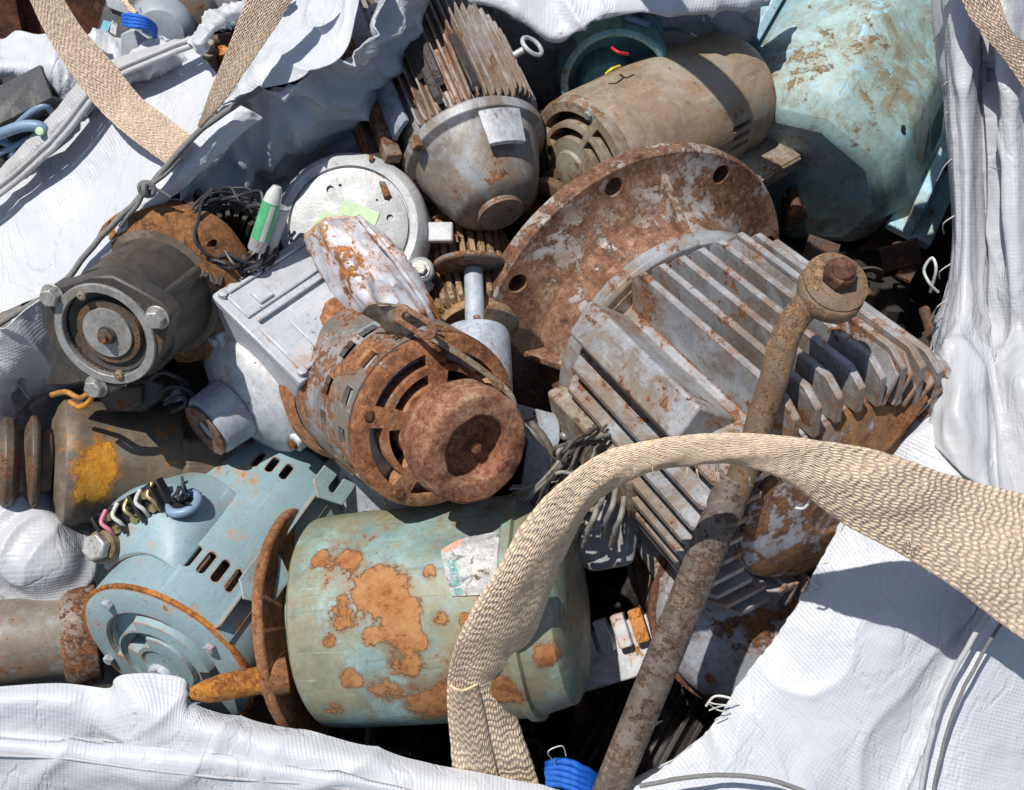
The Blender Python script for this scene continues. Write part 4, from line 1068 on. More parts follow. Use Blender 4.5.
# ================================================================== 13 blue open motor
def blue_motor():
    F = frame(168, 655, .045, (-.36, -.60, .72))
    t = root('electric_motor', 'blue grey slotted motor with wiring cowl and cradle brackets, lower left', 'motor', F, 'scrap electric motors')
    Rb = .093
    bm = lathe(new(), [(Rb - .003, 0), (Rb, 0), (Rb, -.225), (Rb - .003, -.225)], 110, closed=True)
    ct = new()
    def slot(phi, z, l=.027, w=.0085):
        prism(ct, rr(0, 0, l, w, w * .48), -.012, .012, rot(phi, Rb - .001, z) @ Matrix.Rotation(PI / 2, 4, 'Y'))
    for k in range(5): slot(math.radians(25 - k * 9.5), -.052)
    for k in range(3): slot(math.radians(22 - k * 10), -.188, .022)
    shell = obj('shell', cut(bm, ct), M_['blue'], t, bevel=.0005)
    bm = lathe(new(), [(0, -.19), (.078, -.19), (.078, -.02), (0, -.02)], 48)
    for k in range(24): box(bm, (.080, 0, -.10), (.008, .006, .15), Matrix.Rotation(k * PI / 12, 4, 'Z'))
    obj('stator_core', bm, M_['brown_dark'], t)
    bm = lathe(new(), [(Rb - .004, .0015), (Rb + .0008, .0015), (Rb + .0012, .0), (Rb + .0006, -.003), (Rb - .002, -.005)], 110, closed=True)
    obj('rim_seam', bm, M_['rust_rim'], t)
    # end plate: stepped rings with curved windows
    bm = lathe(new(), [(0, -.012), (.090, -.012), (.0905, .002), (.086, .0045), (.064, .006), (.0625, .002), (.058, .002), (.056, .010), (.044, .012), (.042, .006), (.037, .006), (.036, .012), (.020, .013), (.018, .011), (0, .011)], 96)
    ct = new()
    lathe(ct, [(.046, -.004), (.060, -.004), (.060, .03), (.046, .03)], 24, a0=.75, a1=2.2, closed=True)
    lathe(ct, [(.024, -.004), (.037, -.004), (.037, .03), (.024, .03)], 16, a0=.65, a1=1.7, closed=True)
    lathe(ct, [(.046, -.004), (.060, -.004), (.060, .03), (.046, .03)], 24, a0=-2.4, a1=-.95, closed=True)
    ep = obj('end_plate', cut(bm, ct), M_['blue_end'], t, bevel=.0007)
    bm = lathe(new(), [(0, .010), (.0135, .010), (.0135, .015), (.011, .017), (0, .0175)], 40, Matrix.Translation((-.016, -.004, 0))); obj('hub_cap', bm, M_['galv'], ep, bevel=.0008)
    for a in (-.5, 1.05, 2.4): bolt(ep, Matrix.Rotation(a, 4, 'Z') @ Matrix.Translation((.078, 0, .005)), .0058, .006, M_['galv'])
    # rear shoulder
    bm = lathe(new(), [(0, -.25), (.06, -.25), (.086, -.236), (Rb - .001, -.222), (Rb - .001, -.215), (0, -.215)], 96); obj('rear_end', bm, M_['blue_end'], t, bevel=.001)
    # cradle: long rail with slotted brackets on the right
    bm = lathe(new(), [(Rb + .001, -.245), (Rb + .003, -.245), (Rb + .003, .0), (Rb + .001, .0)], 6, a0=math.radians(-32), a1=math.radians(-20), closed=True)
    box(bm, (Rb + .007, 0, -.123), (.014, .0025, .246), Matrix.Rotation(math.radians(-20), 4, 'Z'))
    obj('cradle_rail', bm, M_['blue'], t, bevel=.0008)
    for z in (-.065, -.205):
        A = rot(math.radians(-21), Rb + .004, z)
        # plate lies against the rail's outer edge
        b2 = prism(new(), [(-.030, 0), (-.018, .026), (.018, .026), (.032, 0), (.020, -.014), (-.018, -.014)], -.0015, .0015, A @ Matrix.Translation((.013, 0, 0)) @ Matrix.Rotation(PI / 2, 4, 'Y') @ Matrix.Rotation(PI, 4, 'Z'))
        ct = new(); prism(ct, rr(0, 0, .032, .008, .0038), -.01, .01, A @ Matrix.Translation((.013, 0, 0)) @ Matrix.Rotation(PI / 2, 4, 'Y') @ Matrix.Translation((0, -.007, 0)))
        obj('bracket', cut(b2, ct), M_['blue_end'], t, bevel=.0008)
    # wiring cowl on the left
    rows = []
    bm = new()
    cs = []
    for i in range(17):
        u = i / 16
        z = -.030 - .105 * u
        h = .044 * math.sin(min(1, u * 1.7 + .12) * PI / 2) * (1 - .55 * max(0, u - .6) / .4)
        c = []
        for j in range(15):
            w = j / 14
            ph = math.radians(16 + 60 * w)
            r = Rb - .002 + h * math.sin(w * PI * .5) ** .7
            c.append((r * math.cos(ph), r * math.sin(ph), z - .01 * math.sin(w * PI)))
        cs.append(c)
    # close under the cowl
    rings = []
    for c in cs:
        inner = [((p[0]) * .95, (p[1]) * .95, p[2]) for p in reversed(c)]
        rings.append(c + inner)
    quads(bm, rings, True, True, True)
    cw = obj('cowl', bm, M_['blue'], t, bevel=.0008)
    G = rot(math.radians(31), Rb + .026, -.088) @ Matrix.Rotation(PI / 2, 4, 'Y')
    bm = torus(new(), .0145, .0045, G @ Matrix.Scale(1, 4), 40, 12); gr = obj('grommet', bm, M_['bluegrey_pl'], t)
    bm = new(); cyl(bm, G @ V3(0, 0, -.006), G @ V3(0, 0, .001), .013, 32); obj('grommet_core', bm, M_['black_pl'], gr)
    rnd = random.Random(3)
    for k in range(7):
        p = [G @ V3(rnd.uniform(-.005, .005), rnd.uniform(-.005, .005), 0)]
        for i in range(3): p.append(p[-1] + (G.to_3x3() @ V3(rnd.uniform(-.007, .009), rnd.uniform(-.008, .004), rnd.uniform(.003, .009))))
        bm = new(); tube(bm, cr(p, 5), .0013, 6); obj('lead', bm, M_['cable_dk'], gr)
    F2 = F @ Matrix.Identity(4)
    c = F.inverted() @ P(99, 547, .055)
    nb = at(c, F.inverted().to_3x3() @ V3(-.25, .1, .9))
    bm = new(); cyl(bm, nb @ V3(0, 0, -.02), nb @ V3(0, 0, 0), .016, 28, bev=.002)
    ho = obj('cable_gland', bm, M_['tan_end'], t)
    bolt(ho, nb, .0135, .010, M_['bolt'])
blue_motor()

def terminals():
    F = frame(132, 512, .05, (-.15, -.15, .95), (.86, .5, 0))
    t = root('terminal_block', 'black terminal block with brass screws and stub wires beside blue cowl', 'terminal block', F)
    bm = new(); box(bm, (0, 0, -.006), (.078, .030, .014))
    for k in range(4): box(bm, (-.034 + k * .0225, 0, .005), (.0035, .030, .012))
    obj('block', bm, M_['black_pl'], t, bevel=.0008)
    rnd = random.Random(8)
    for k in range(3):
        for j in (-1, 1):
            bm = new(); M = Matrix.Translation((-.0225 + k * .0225, j * .007, .001)); lathe(bm, [(0, 0), (.0044, 0), (.0044, .003), (.003, .005), (0, .005)], 14, M)
            obj('screw', bm, M_['brass'], t)
    for k, m in enumerate(('pink', 'tube_lt', 'brass', 'tube_lt', 'brass')):
        x = -.028 + k * .014; p = [V3(x, -.012, .002), V3(x + .004, -.004, .010), V3(x + .002, .006, .012), V3(x + .008, .014, .004)]
        bm = new(); tube(bm, cr(p, 6), .0020, 8); obj('stub_wire', bm, M_[m], t)
terminals()

# ================================================================== 14 teal rusty drum with disc
def rusty_drum():
    F = frame(312, 622, -.005, (-.955, -.12, -.20))
    t = root('electric_motor', 'teal rusty drum motor with thin disc flange and orange shaft, bottom centre', 'motor', F, 'scrap electric motors')
    Rb = .102
    bm = lathe(new(), [(0, -.001), (.07, -.001), (.07, -.016), (Rb - .003, -.016), (Rb, -.019), (Rb + .002, -.04), (Rb + .003, -.11), (Rb + .003, -.19), (Rb + .003, -.218), (Rb + .0065, -.221), (Rb + .0065, -.229), (Rb + .001, -.231), (Rb - .003, -.250), (.096, -.262), (.086, -.268), (.05, -.271), (0, -.272)], 140, wob=.01)
    dent(bm, .0016, 16)
    sp = [(onbarrel(F, Rb, 388, 592), .030, 0.242), (onbarrel(F, Rb, 404, 612), .022, 0.222), (onbarrel(F, Rb, 366, 600), .016, 0.202), (onbarrel(F, Rb, 405, 660), .020, 0.192), (onbarrel(F, Rb, 350, 676), .012, 0.222), (onbarrel(F, Rb, 418, 640), .012, 0.222), (onbarrel(F, Rb, 320, 560), .010, 0.222), (onbarrel(F, Rb, 440, 618), .010, 0.192), (onbarrel(F, Rb, 500, 690), .022, 0.202), (onbarrel(F, Rb, 470, 660), .012, 0.192), (onbarrel(F, Rb, 330, 640), .008, 0.222), (onbarrel(F, Rb, 390, 690), .018, 0.172), (onbarrel(F, Rb, 372, 636), .010, 0.222), (onbarrel(F, Rb, 548, 660), .016, 0.222), (onbarrel(F, Rb, 466, 618), .007, 0.222), (onbarrel(F, Rb, 334, 706), .012, 0.172), (onbarrel(F, Rb, 430, 700), .03, 0.152), (onbarrel(F, Rb, 352, 560), .012, .21), (onbarrel(F, Rb, 430, 575), .010, .22), (onbarrel(F, Rb, 345, 615), .018, .19), (onbarrel(F, Rb, 400, 635), .026, .21), (onbarrel(F, Rb, 450, 690), .020, .2)]
    dm_ = metal('drum_paint', (.23, .335, .325), .12, ((.05, .024, .012), (.17, .07, .025), (.33, .14, .05), (.42, .24, .10)), .60, (.235, .215, .125), 11, .5, bump=.0005, seed=11.3, spots=sp, stones=((.07, .028, .012), (.20, .075, .022), (.34, .14, .045), (.42, .22, .09)), var=.22)
    obj('barrel', bm, dm_, t, bevel=.0006)
    bm = lathe(new(), [(0, .0), (.113, .0), (.1155, .002), (.1155, .009), (.113, .0105), (0, .0105)], 96, wob=.012)
    dent(bm, .0012, 30)
    obj('disc_flange', bm, M_['disc'], t, bevel=.0012)
    inv = F.inverted()
    a = inv @ P(277, 677, .085); b = inv @ P(190, 694, .105)
    d = (b - a).normalized(); L = (b - a).length; S = at(a, d)
    obj('shaft', dent(lathe(new(), [(0, 0), (.0125, 0), (.0125, L * .62), (.0105, L * .82), (.0065, L * .97), (.005, L), (0, L)], 32, S), .0012, 60), M_['shaft_or'], t)
    obj('shaft_collar', lathe(new(), [(0, -.01), (.0165, -.01), (.0165, .012), (.013, .016), (0, .016)], 32, S), M_['disc'], t, bevel=.001)
    # torn label with teal lettering, curved on the flank
    z0, z1 = -.150, -.198
    def onb(px, py):
        """angle and z of the barrel under a pixel"""
        o_ = inv @ V3(0, 0, CAM_D); q = inv @ P(px, py, 0); dd = q - o_; r = Rb + .0035
        A = dd.x ** 2 + dd.y ** 2; B = 2 * (o_.x * dd.x + o_.y * dd.y); C = o_.x ** 2 + o_.y ** 2 - r * r
        s = (-B - math.sqrt(max(0, B * B - 4 * A * C))) / (2 * A); p = o_ + dd * s
        return math.atan2(p.y, p.x), p.z
    def patch(pix, name, mat, lift=.0006, th=.0004):
        aa = [onb(*p) for p in pix]
        bm = new(); top = []; bot = []
        n = 5
        q = []
        for i in range(len(aa)):
            for k in range(n):
                u = k / n; b_ = aa[(i + 1) % len(aa)]; q.append((aa[i][0] + (b_[0] - aa[i][0]) * u, aa[i][1] + (b_[1] - aa[i][1]) * u))
        cx = sum(p[0] for p in q) / len(q); cz = sum(p[1] for p in q) / len(q)
        rings = []
        for s in (1.0, .66, .33):
            rings.append([((Rb + .0042 + lift) * math.cos(cx + (x - cx) * s), (Rb + .0042 + lift) * math.sin(cx + (x - cx) * s), cz + (z - cz) * s) for x, z in q])
        base = [((Rb + .002) * math.cos(x), (Rb + .002) * math.sin(x), z) for x, z in q]
        quads(bm, [base] + rings, True, False, True)
        return obj(name, bm, M_[mat], t)
    lab = patch([(441, 552), (458, 541), (476, 536), (497, 533), (506, 560), (512, 590), (490, 594), (465, 596), (452, 596)], 'torn_label', 'paper')
    # letters along the label's left edge, reading upwards
    cu = bpy.data.curves.new('lettering', 'FONT'); cu.body = 'ELECTRIC'; cu.size = .0105; cu.extrude = .0003; cu.space_character = .92; cu.align_x = 'LEFT'
    tx = bpy.data.objects.new('tmp', cu); col.objects.link(tx)
    dg = bpy.context.evaluated_depsgraph_get(); dg.update()
    bm = new(); ev = tx.evaluated_get(dg); me = ev.to_mesh(); bm.from_mesh(me); ev.to_mesh_clear(); bpy.data.objects.remove(tx); bpy.data.curves.remove(cu)
    xs = [v.co.x for v in bm.verts]; w = max(xs) - min(xs)
    (a0, zz0), (a1, zz1) = onb(455, 594), onb(447, 561)
    for v in bm.verts:
        u = (v.co.x - min(xs)) / w
        ph = a0 + (a1 - a0) * u; z = zz0 + (zz1 - zz0) * u - v.co.y * 1.0 - .0005
        r = Rb + .0052 + v.co.z
        v.co = V3(r * math.cos(ph), r * math.sin(ph), z)
    obj('lettering', bm, M_['teal_ink'], lab, ang=60)
    patch([(441, 551), (458, 541), (466, 540), (461, 545), (447, 553)], 'label_corner', 'salmon', .0009)
rusty_drum()

# ================================================================== 15 grey cylinder bottom left
def corner_motor():
    F = frame(-30, 648, .0, (-.93, -.08, .3))
    t = root('electric_motor', 'plain grey motor end with brown stained flange ring, bottom left corner', 'motor', F, 'scrap electric motors')
    bm = lathe(new(), [(0, 0), (.040, 0), (.043, -.003), (.044, -.09), (0, -.09)], 64, wob=.01); obj('barrel', bm, M_['top_grey'], t, bevel=.001)
    bm = lathe(new(), [(0, -.088), (.047, -.088), (.052, -.096), (.0535, -.108), (.051, -.122), (0, -.122)], 64, wob=.02); obj('flange_ring', bm, M_['rail'], t, bevel=.001)
corner_motor()
# ================================================================== small scrap
def fin_tan():
    F = frame(478, 330, -.03, (.15, -.80, .55))
    t = root('electric_motor', 'small tan dusty finned motor between the white motor and big flange', 'motor', F, 'scrap electric motors')
    bm = new(); cyl(bm, (0, 0, -.14), (0, 0, 0), .040, 48)
    for k in range(-9, 10):
        ph = math.radians(k * 12)
        prism(bm, [(.035, -.008), (.048, -.012), (.050, -.02), (.050, -.108), (.040, -.13), (.035, -.13)], -.003, .003, Matrix.Rotation(ph, 4, 'Z') @ Matrix.Rotation(PI / 2, 4, 'X'))
    obj('finned_housing', bm, M_['fin_tan'], t, bevel=.0008)
    obj('rear_end', lathe(new(), [(0, -.155), (.03, -.155), (.044, -.140), (.044, -.132), (0, -.132)], 48), M_['fin_tan'], t, bevel=.001)
fin_tan()
def small_shaft():
    F = frame(474, 286, .005, (-.04, .90, -.34))
    t = root('gear_head', 'small blue grey gear head with stub shaft under a rusty disc', 'gear head', F)
    obj('disc', lathe(new(), [(0, .0), (.034, .0), (.036, .0015), (.036, .005), (.033, .0065), (0, .0065)], 64, Matrix.Translation((.0, -.004, .02)) @ Matrix.Rotation(.12, 4, 'Y')), M_['rust_side'], t, bevel=.0006)
    obj('stub_shaft', lathe(new(), [(0, -.05), (.010, -.05), (.0095, .018), (0, .018)], 28), M_['galv'], t)
    obj('body', lathe(new(), [(0, -.14), (.034, -.14), (.034, -.056), (.031, -.05), (.012, -.048), (0, -.048)], 48), M_['galv'], t, bevel=.001)
    obj('collar_strip', lathe(new(), [(.030, -.050), (.043, -.044), (.0435, -.041), (.030, -.0465)], 30, a0=.3, a1=3.0, closed=True), M_['tan_end'], t)
    for a in (0.1, 2.2): bolt(t, Matrix.Rotation(a, 4, 'Z') @ Matrix.Translation((.024, 0, -.048)), .0042, .004, M_['rust_side'])
small_shaft()
def bracket():
    T = Matrix.Translation(P(410, 325, .16))
    t = root('bent_bracket', 'bent rusty bracket with slotted end and long flat arm above the pulley motor', 'bracket', T)
    rows = [[(362, 312, .135), (366, 306, .15), (376, 303, .155), (385, 305, .15)],
            [(378, 322, .13), (386, 310, .15), (398, 304, .155), (408, 312, .15)],
            [(390, 334, .12), (400, 322, .145), (412, 312, .155), (424, 320, .15)],
            [(400, 342, .11), (412, 334, .13), (424, 326, .14), (440, 332, .14)]]
    sheet('clip', rows, M_['tan_end'], t, n=6, crump=.001, freq=40, fine=.0004, thick=.0022)
    bm = new(); M = T.inverted() @ at(P(415, 322, .158), (-.2, .1, .95), (.8, -.5, 0))
    b2 = prism(new(), rr(0, 0, .044, .017, .008), -.0015, .0015, M)
    ct = new(); prism(ct, rr(0, 0, .026, .007, .0032), -.01, .01, M)
    bm.free(); obj('slotted_plate', cut(b2, ct), M_['rust_dark'], t, bevel=.0006)
    # arm: flat strip going down right
    strip = [P(432, 338, .135), P(462, 356, .13), P(492, 378, .12), P(512, 398, .115), P(514, 420, .10)]
    q = cr([T.inverted() @ p for p in strip], 8); rings = []
    for i, p in enumerate(q):
        d = (q[min(i + 1, len(q) - 1)] - q[max(i - 1, 0)]).normalized(); s = V3(0, 0, 1).cross(d).normalized(); w = V3(0, 0, 1)
        rings.append([p + s * .0028 + w * .007, p - s * .0028 + w * .007, p - s * .0028 - w * .007, p + s * .0028 - w * .007])
    bm = new(); quads(bm, rings, True, True, True); obj('arm', bm, M_['tan_end'], t, bevel=.0006)
bracket()
def cables():
    T = Matrix.Translation(P(560, 470, .08))
    t = root('cable_bundle', 'tangle of grimy grey cable leads spilling from beside the big motor', 'cables', T)
    rnd = random.Random(12)
    ends = [(520, 500), (528, 508), (540, 512), (512, 488), (548, 500), (556, 512)]
    for k in range(13):
        s = (600 + rnd.uniform(-14, 10), 436 + rnd.uniform(-12, 8), .07)
        m = (572 + rnd.uniform(-14, 14), 448 + rnd.uniform(-10, 24), .12 + rnd.uniform(-.02, .02))
        m2 = (560 + rnd.uniform(-16, 14), 470 + rnd.uniform(-10, 14), .11 + rnd.uniform(-.03, .02))
        e = ends[k % 6]; e = (e[0] + rnd.uniform(-8, 8), e[1] + rnd.uniform(-8, 8), .07)
        line('cable', [s, m, m2, e], rnd.uniform(.0013, .0026), M_['cable' if k % 3 else 'cable_lt'], t, n=12, wob=.0022)
    line('cable', [(532, 424, .09), (545, 440, .11), (556, 458, .11), (575, 468, .1), (598, 462, .08)], .0036, M_['cable'], t, wob=.001)
    line('cable', [(505, 410, .08), (516, 418, .1), (530, 432, .11), (546, 446, .1)], .0028, M_['cable_lt'], t, wob=.001)
    for k in range(6):
        x = 566 + k * 9; y = 512 + (k % 3) * 10
        line('lead_tube', [(x, y + 14, .05), (x + 4, y, .075), (x + 10, y - 16, .09), (x + 14, y - 34, .08)], .0028, M_['cable_lt'], t, wob=.001)
cables()
# boxes/plates filling the gaps, each a piece of scrap
def plate(name, label, cat, pix, z, a, th, mat, bev=.002, hole=None, dn=.0):
    cx = sum(p[0] for p in pix) / len(pix); cy = sum(p[1] for p in pix) / len(pix)
    F = frame(cx, cy, z, a, (1, 0, 0))
    bm = prism(new(), [onplane(F, x, y) for x, y in pix], -th, 0)
    if hole:
        ct = new()
        for x, y, r in hole: c = onplane(F, x, y); cyl(ct, (c[0], c[1], -th - .01), (c[0], c[1], .01), r, 20)
        bm = cut(bm, ct)
    if dn: dent(bm, dn, 50)
    o = obj(name, bm, M_[mat], None, F, bevel=bev); tag(o, label, cat); return o
plate('rust_plate', 'jagged rusty plate jutting out at the end of the big motor fins', 'plate', [(843, 426), (862, 416), (890, 404), (924, 391), (930, 398), (916, 420), (902, 436), (888, 452), (866, 462), (846, 440)], .13, (.1, -.25, .95), .012, 'disc')
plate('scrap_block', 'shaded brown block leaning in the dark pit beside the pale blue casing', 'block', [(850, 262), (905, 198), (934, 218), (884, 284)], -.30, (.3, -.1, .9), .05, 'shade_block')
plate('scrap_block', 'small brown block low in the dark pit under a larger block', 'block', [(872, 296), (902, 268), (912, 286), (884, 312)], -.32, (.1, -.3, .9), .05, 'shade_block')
plate('grey_sheet', 'light grey sheet offcut under the rusty pulley motor', 'sheet', [(336, 462), (382, 478), (420, 516), (372, 530), (344, 520)], -.05, (.05, -.25, .95), .006, 'galv', .001)
plate('rust_strip', 'brown rusty strip above the teal drum disc', 'strip', [(348, 524), (362, 514), (404, 512), (404, 524), (352, 534)], .0, (0, -.2, .95), .012, 'disc')
plate('grey_sheet', 'pale blue sheet piece between the pulley and the big flange lug', 'sheet', [(500, 400), (560, 416), (560, 440), (538, 500), (520, 496), (528, 440)], -.03, (.1, -.2, .95), .006, 'galv', .001)
plate('brown_bracket', 'short tan bracket strip under the pulley motor ring', 'bracket', [(376, 492), (392, 490), (432, 512), (424, 522), (392, 516)], .02, (.1, .1, .95), .012, 'tan_end')
plate('steel_block', 'bright steel block in the gap under the black motor', 'block', [(148, 392), (160, 376), (178, 380), (182, 400), (168, 404)], -.05, (0, 0, 1), .02, 'silver')
plate('dark_flange', 'near black flange in shadow between black motor and pale hub', 'flange', [(168, 410), (180, 360), (204, 352), (222, 390), (200, 440), (178, 436)], -.09, (0, -.1, 1), .03, 'debris')
plate('dark_flange', 'near black plate in shadow right of the tall grey motor', 'flange', [(540, 110), (590, 100), (600, 140), (556, 160), (536, 140)], -.15, (0, -.1, 1), .03, 'debris')
plate('grey_casting', 'grey casting in shade beneath the orange shaft', 'casting', [(200, 706), (262, 692), (288, 704), (280, 760), (210, 740)], -.06, (0, .1, 1), .04, 'top_grey', .006)

# finned stator piece showing white and orange in the dark gap
def fin_piece():
    F = frame(612, 655, -.075, (-.2, .1, .97), (.95, .3, 0))
    t = root('fin_block', 'sunlit white and orange finned casting in the gap beside the teal drum', 'casting', F)
    bm = new(); box(bm, (0, 0, -.02), (.095, .060, .03)); obj('base', bm, M_['pale_bell'], t, bevel=.002)
    for k in range(5):
        bm = prism(new(), rr(-.040 + k * .0195, .022, .0145, .036, .0028), -.005, .012); obj('fin', bm, M_['orange_scrap' if k == 4 else ('white_peel' if k == 3 else 'white_met')], t, bevel=.001)
fin_piece()
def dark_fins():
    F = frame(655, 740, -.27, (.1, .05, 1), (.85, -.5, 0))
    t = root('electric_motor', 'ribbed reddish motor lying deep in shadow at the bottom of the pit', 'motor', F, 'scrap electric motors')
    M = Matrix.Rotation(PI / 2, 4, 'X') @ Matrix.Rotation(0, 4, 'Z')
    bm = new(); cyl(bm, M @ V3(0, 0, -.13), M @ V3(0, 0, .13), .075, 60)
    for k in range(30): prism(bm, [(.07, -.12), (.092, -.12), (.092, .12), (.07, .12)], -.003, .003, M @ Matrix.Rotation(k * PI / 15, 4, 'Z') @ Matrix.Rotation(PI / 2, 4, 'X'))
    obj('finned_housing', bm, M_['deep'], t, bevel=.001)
dark_fins()

# ================================================================== the main bag
Tb = Matrix.Translation(P(512, 395, -.40))
bag = root('bulk_bag', 'white woven bulk bag torn open around the heap of motors', 'bag', Tb, 'bulk bags')
sheet('left_flap', [
    [(-70, 232, -0.038), (0, 190, -0.038), (62, 134, -0.028), (102, 87, -0.018), (140, 66, -0.018), (196, 45, -0.018)],
    [(-60, 262, -0.008), (8, 222, -0.008), (74, 166, -0.003), (118, 118, 0.002), (155, 92, 0.002), (206, 62, 0.002)],
    [(-50, 290, -0.003), (15, 256, 0.002), (90, 196, 0.002), (134, 150, 0.012), (172, 116, 0.017), (222, 82, 0.022)],
    [(-40, 318, 0.002), (19, 284, 0.007), (75, 248, 0.012), (134, 186, 0.027), (166, 150, 0.032), (216, 104, 0.037)],
    [(-40, 335, 0.007), (22, 306, 0.012), (66, 284, 0.022), (131, 211, 0.042), (160, 179, 0.047), (208, 125, 0.052)]],
    M_['bag'], bag, n=30, crump=.0045, freq=4.5, fine=.0004, seed=1)
sheet('back_left_flap', [
    [(196, 122, 0.032), (232, 84, 0.022), (262, 30, -0.008), (300, -10, -0.008), (330, -60, -0.008)],
    [(206, 118, 0.042), (244, 84, 0.042), (282, 40, 0.032), (314, 5, 0.027), (345, -60, 0.012)],
    [(214, 112, 0.052), (260, 80, 0.062), (300, 50, 0.062), (334, 20, 0.052), (362, -60, 0.032)],
    [(224, 105, 0.057), (277, 88, 0.067), (314, 74, 0.077), (351, 44, 0.072), (382, -60, 0.052)]],
    M_['bag'], bag, n=26, crump=.006, freq=7, fine=.0008, seed=6)
# shaded inner wall falling from the rim into the heap
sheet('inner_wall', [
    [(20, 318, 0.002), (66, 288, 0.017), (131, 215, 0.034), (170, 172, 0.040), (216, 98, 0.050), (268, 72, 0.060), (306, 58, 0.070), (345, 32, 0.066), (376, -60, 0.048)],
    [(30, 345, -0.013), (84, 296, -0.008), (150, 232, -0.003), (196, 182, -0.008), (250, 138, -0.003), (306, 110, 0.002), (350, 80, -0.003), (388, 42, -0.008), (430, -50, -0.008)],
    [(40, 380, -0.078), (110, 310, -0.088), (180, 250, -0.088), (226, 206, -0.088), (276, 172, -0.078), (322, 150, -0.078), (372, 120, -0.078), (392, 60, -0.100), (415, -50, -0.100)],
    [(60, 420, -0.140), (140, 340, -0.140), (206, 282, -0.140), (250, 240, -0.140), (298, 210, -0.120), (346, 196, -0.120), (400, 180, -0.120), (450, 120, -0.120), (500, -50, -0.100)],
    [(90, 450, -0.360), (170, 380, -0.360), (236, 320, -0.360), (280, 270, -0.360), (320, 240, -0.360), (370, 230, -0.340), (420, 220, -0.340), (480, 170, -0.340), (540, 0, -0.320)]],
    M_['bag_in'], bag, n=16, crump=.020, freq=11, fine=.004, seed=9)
sheet('rim_band', [
    [(10, 318, 0.017), (66, 280, 0.030), (131, 207, 0.050), (162, 174, 0.054), (212, 122, 0.060), (236, 104, 0.060)],
    [(14, 324, 0.022), (72, 286, 0.036), (138, 213, 0.056), (172, 181, 0.058), (222, 132, 0.062), (250, 110, 0.062)],
    [(18, 332, 0.016), (78, 293, 0.028), (146, 220, 0.046), (186, 186, 0.048), (232, 142, 0.052), (262, 116, 0.052)]],
    M_['bag'], bag, n=14, crump=.002, freq=22, fine=.0006, seed=12, thick=.0025)
# back wall: bright fold above, shaded below
sheet('back_wall', [
    [(380, -90, -0.060), (440, -80, -0.050), (500, -80, -0.050), (560, -80, -0.050), (620, -80, -0.050), (700, -80, -0.050), (780, -80, -0.060)],
    [(384, -20, -0.070), (446, -15, -0.050), (505, -4, -0.040), (560, 14, -0.040), (612, 4, -0.030), (684, -2, -0.040), (770, -10, -0.060)],
    [(388, 0, -0.100), (450, 5, -0.070), (512, 12, -0.055), (556, 42, -0.050), (596, 18, -0.055), (676, 10, -0.060), (765, 5, -0.080)],
    [(392, 25, -0.180), (455, 20, -0.150), (520, 16, -0.140), (552, 42, -0.140), (592, 22, -0.150), (668, 16, -0.160), (760, 20, -0.160)],
    [(400, 80, -0.280), (460, 80, -0.260), (520, 76, -0.240), (552, 86, -0.240), (600, 80, -0.260), (660, 80, -0.280), (750, 90, -0.280)],
    [(410, 180, -0.360), (470, 180, -0.360), (530, 180, -0.360), (570, 180, -0.360), (620, 180, -0.360), (680, 180, -0.360), (750, 180, -0.360)]],
    M_['bag'], bag, n=16, crump=.008, freq=8, fine=.0012, seed=16)
# folds down the right side
def rc(xs, y, zs): return [(x, y, z) for x, z in zip(xs, zs)]
sheet('right_fold', [
    rc((932, 944, 962, 978, 990, 1006, 1030, 1090), -60, (.02, .06, .075, .05, .06, .09, .07, .05)),
    rc((936, 946, 962, 978, 990, 1004, 1028, 1090), 20, (.02, .065, .08, .05, .06, .095, .07, .05)),
    rc((940, 950, 966, 982, 992, 1008, 1030, 1090), 80, (.02, .065, .08, .045, .06, .095, .07, .05)),
    rc((946, 954, 968, 982, 994, 1012, 1034, 1090), 150, (.01, .06, .075, .04, .06, .09, .07, .05)),
    rc((950, 956, 968, 984, 996, 1016, 1040, 1090), 220, (.01, .055, .07, .035, .055, .09, .07, .05)),
    rc((948, 954, 966, 982, 998, 1018, 1044, 1090), 285, (.01, .055, .07, .04, .055, .085, .07, .05)),
    rc((934, 944, 962, 984, 1002, 1022, 1050, 1090), 330, (.02, .065, .085, .05, .06, .085, .07, .05)),
    rc((928, 940, 964, 990, 1006, 1026, 1056, 1090), 385, (.06, .11, .13, .10, .105, .12, .11, .10)),
    [(910, 428, .095), (934, 446, .125), (962, 476, .135), (990, 498, .13), (1012, 510, .13), (1036, 522, .13), (1062, 532, .12), (1095, 540, .11)]],
    M_['bag_dirty'], bag, n=14, crump=.006, freq=11, fine=.0010, aniso=(1, .3, 1), seed=21, edge_fray=.003)
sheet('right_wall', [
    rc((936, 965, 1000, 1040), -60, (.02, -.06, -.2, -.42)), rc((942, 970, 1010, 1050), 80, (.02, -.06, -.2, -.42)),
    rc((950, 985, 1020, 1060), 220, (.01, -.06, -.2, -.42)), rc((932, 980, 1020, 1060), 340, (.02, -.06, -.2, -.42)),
    rc((905, 960, 1000, 1040), 430, (.03, -.06, -.2, -.42))], M_['bag_in'], bag, n=8, crump=.006, freq=9, fine=.001, seed=25)
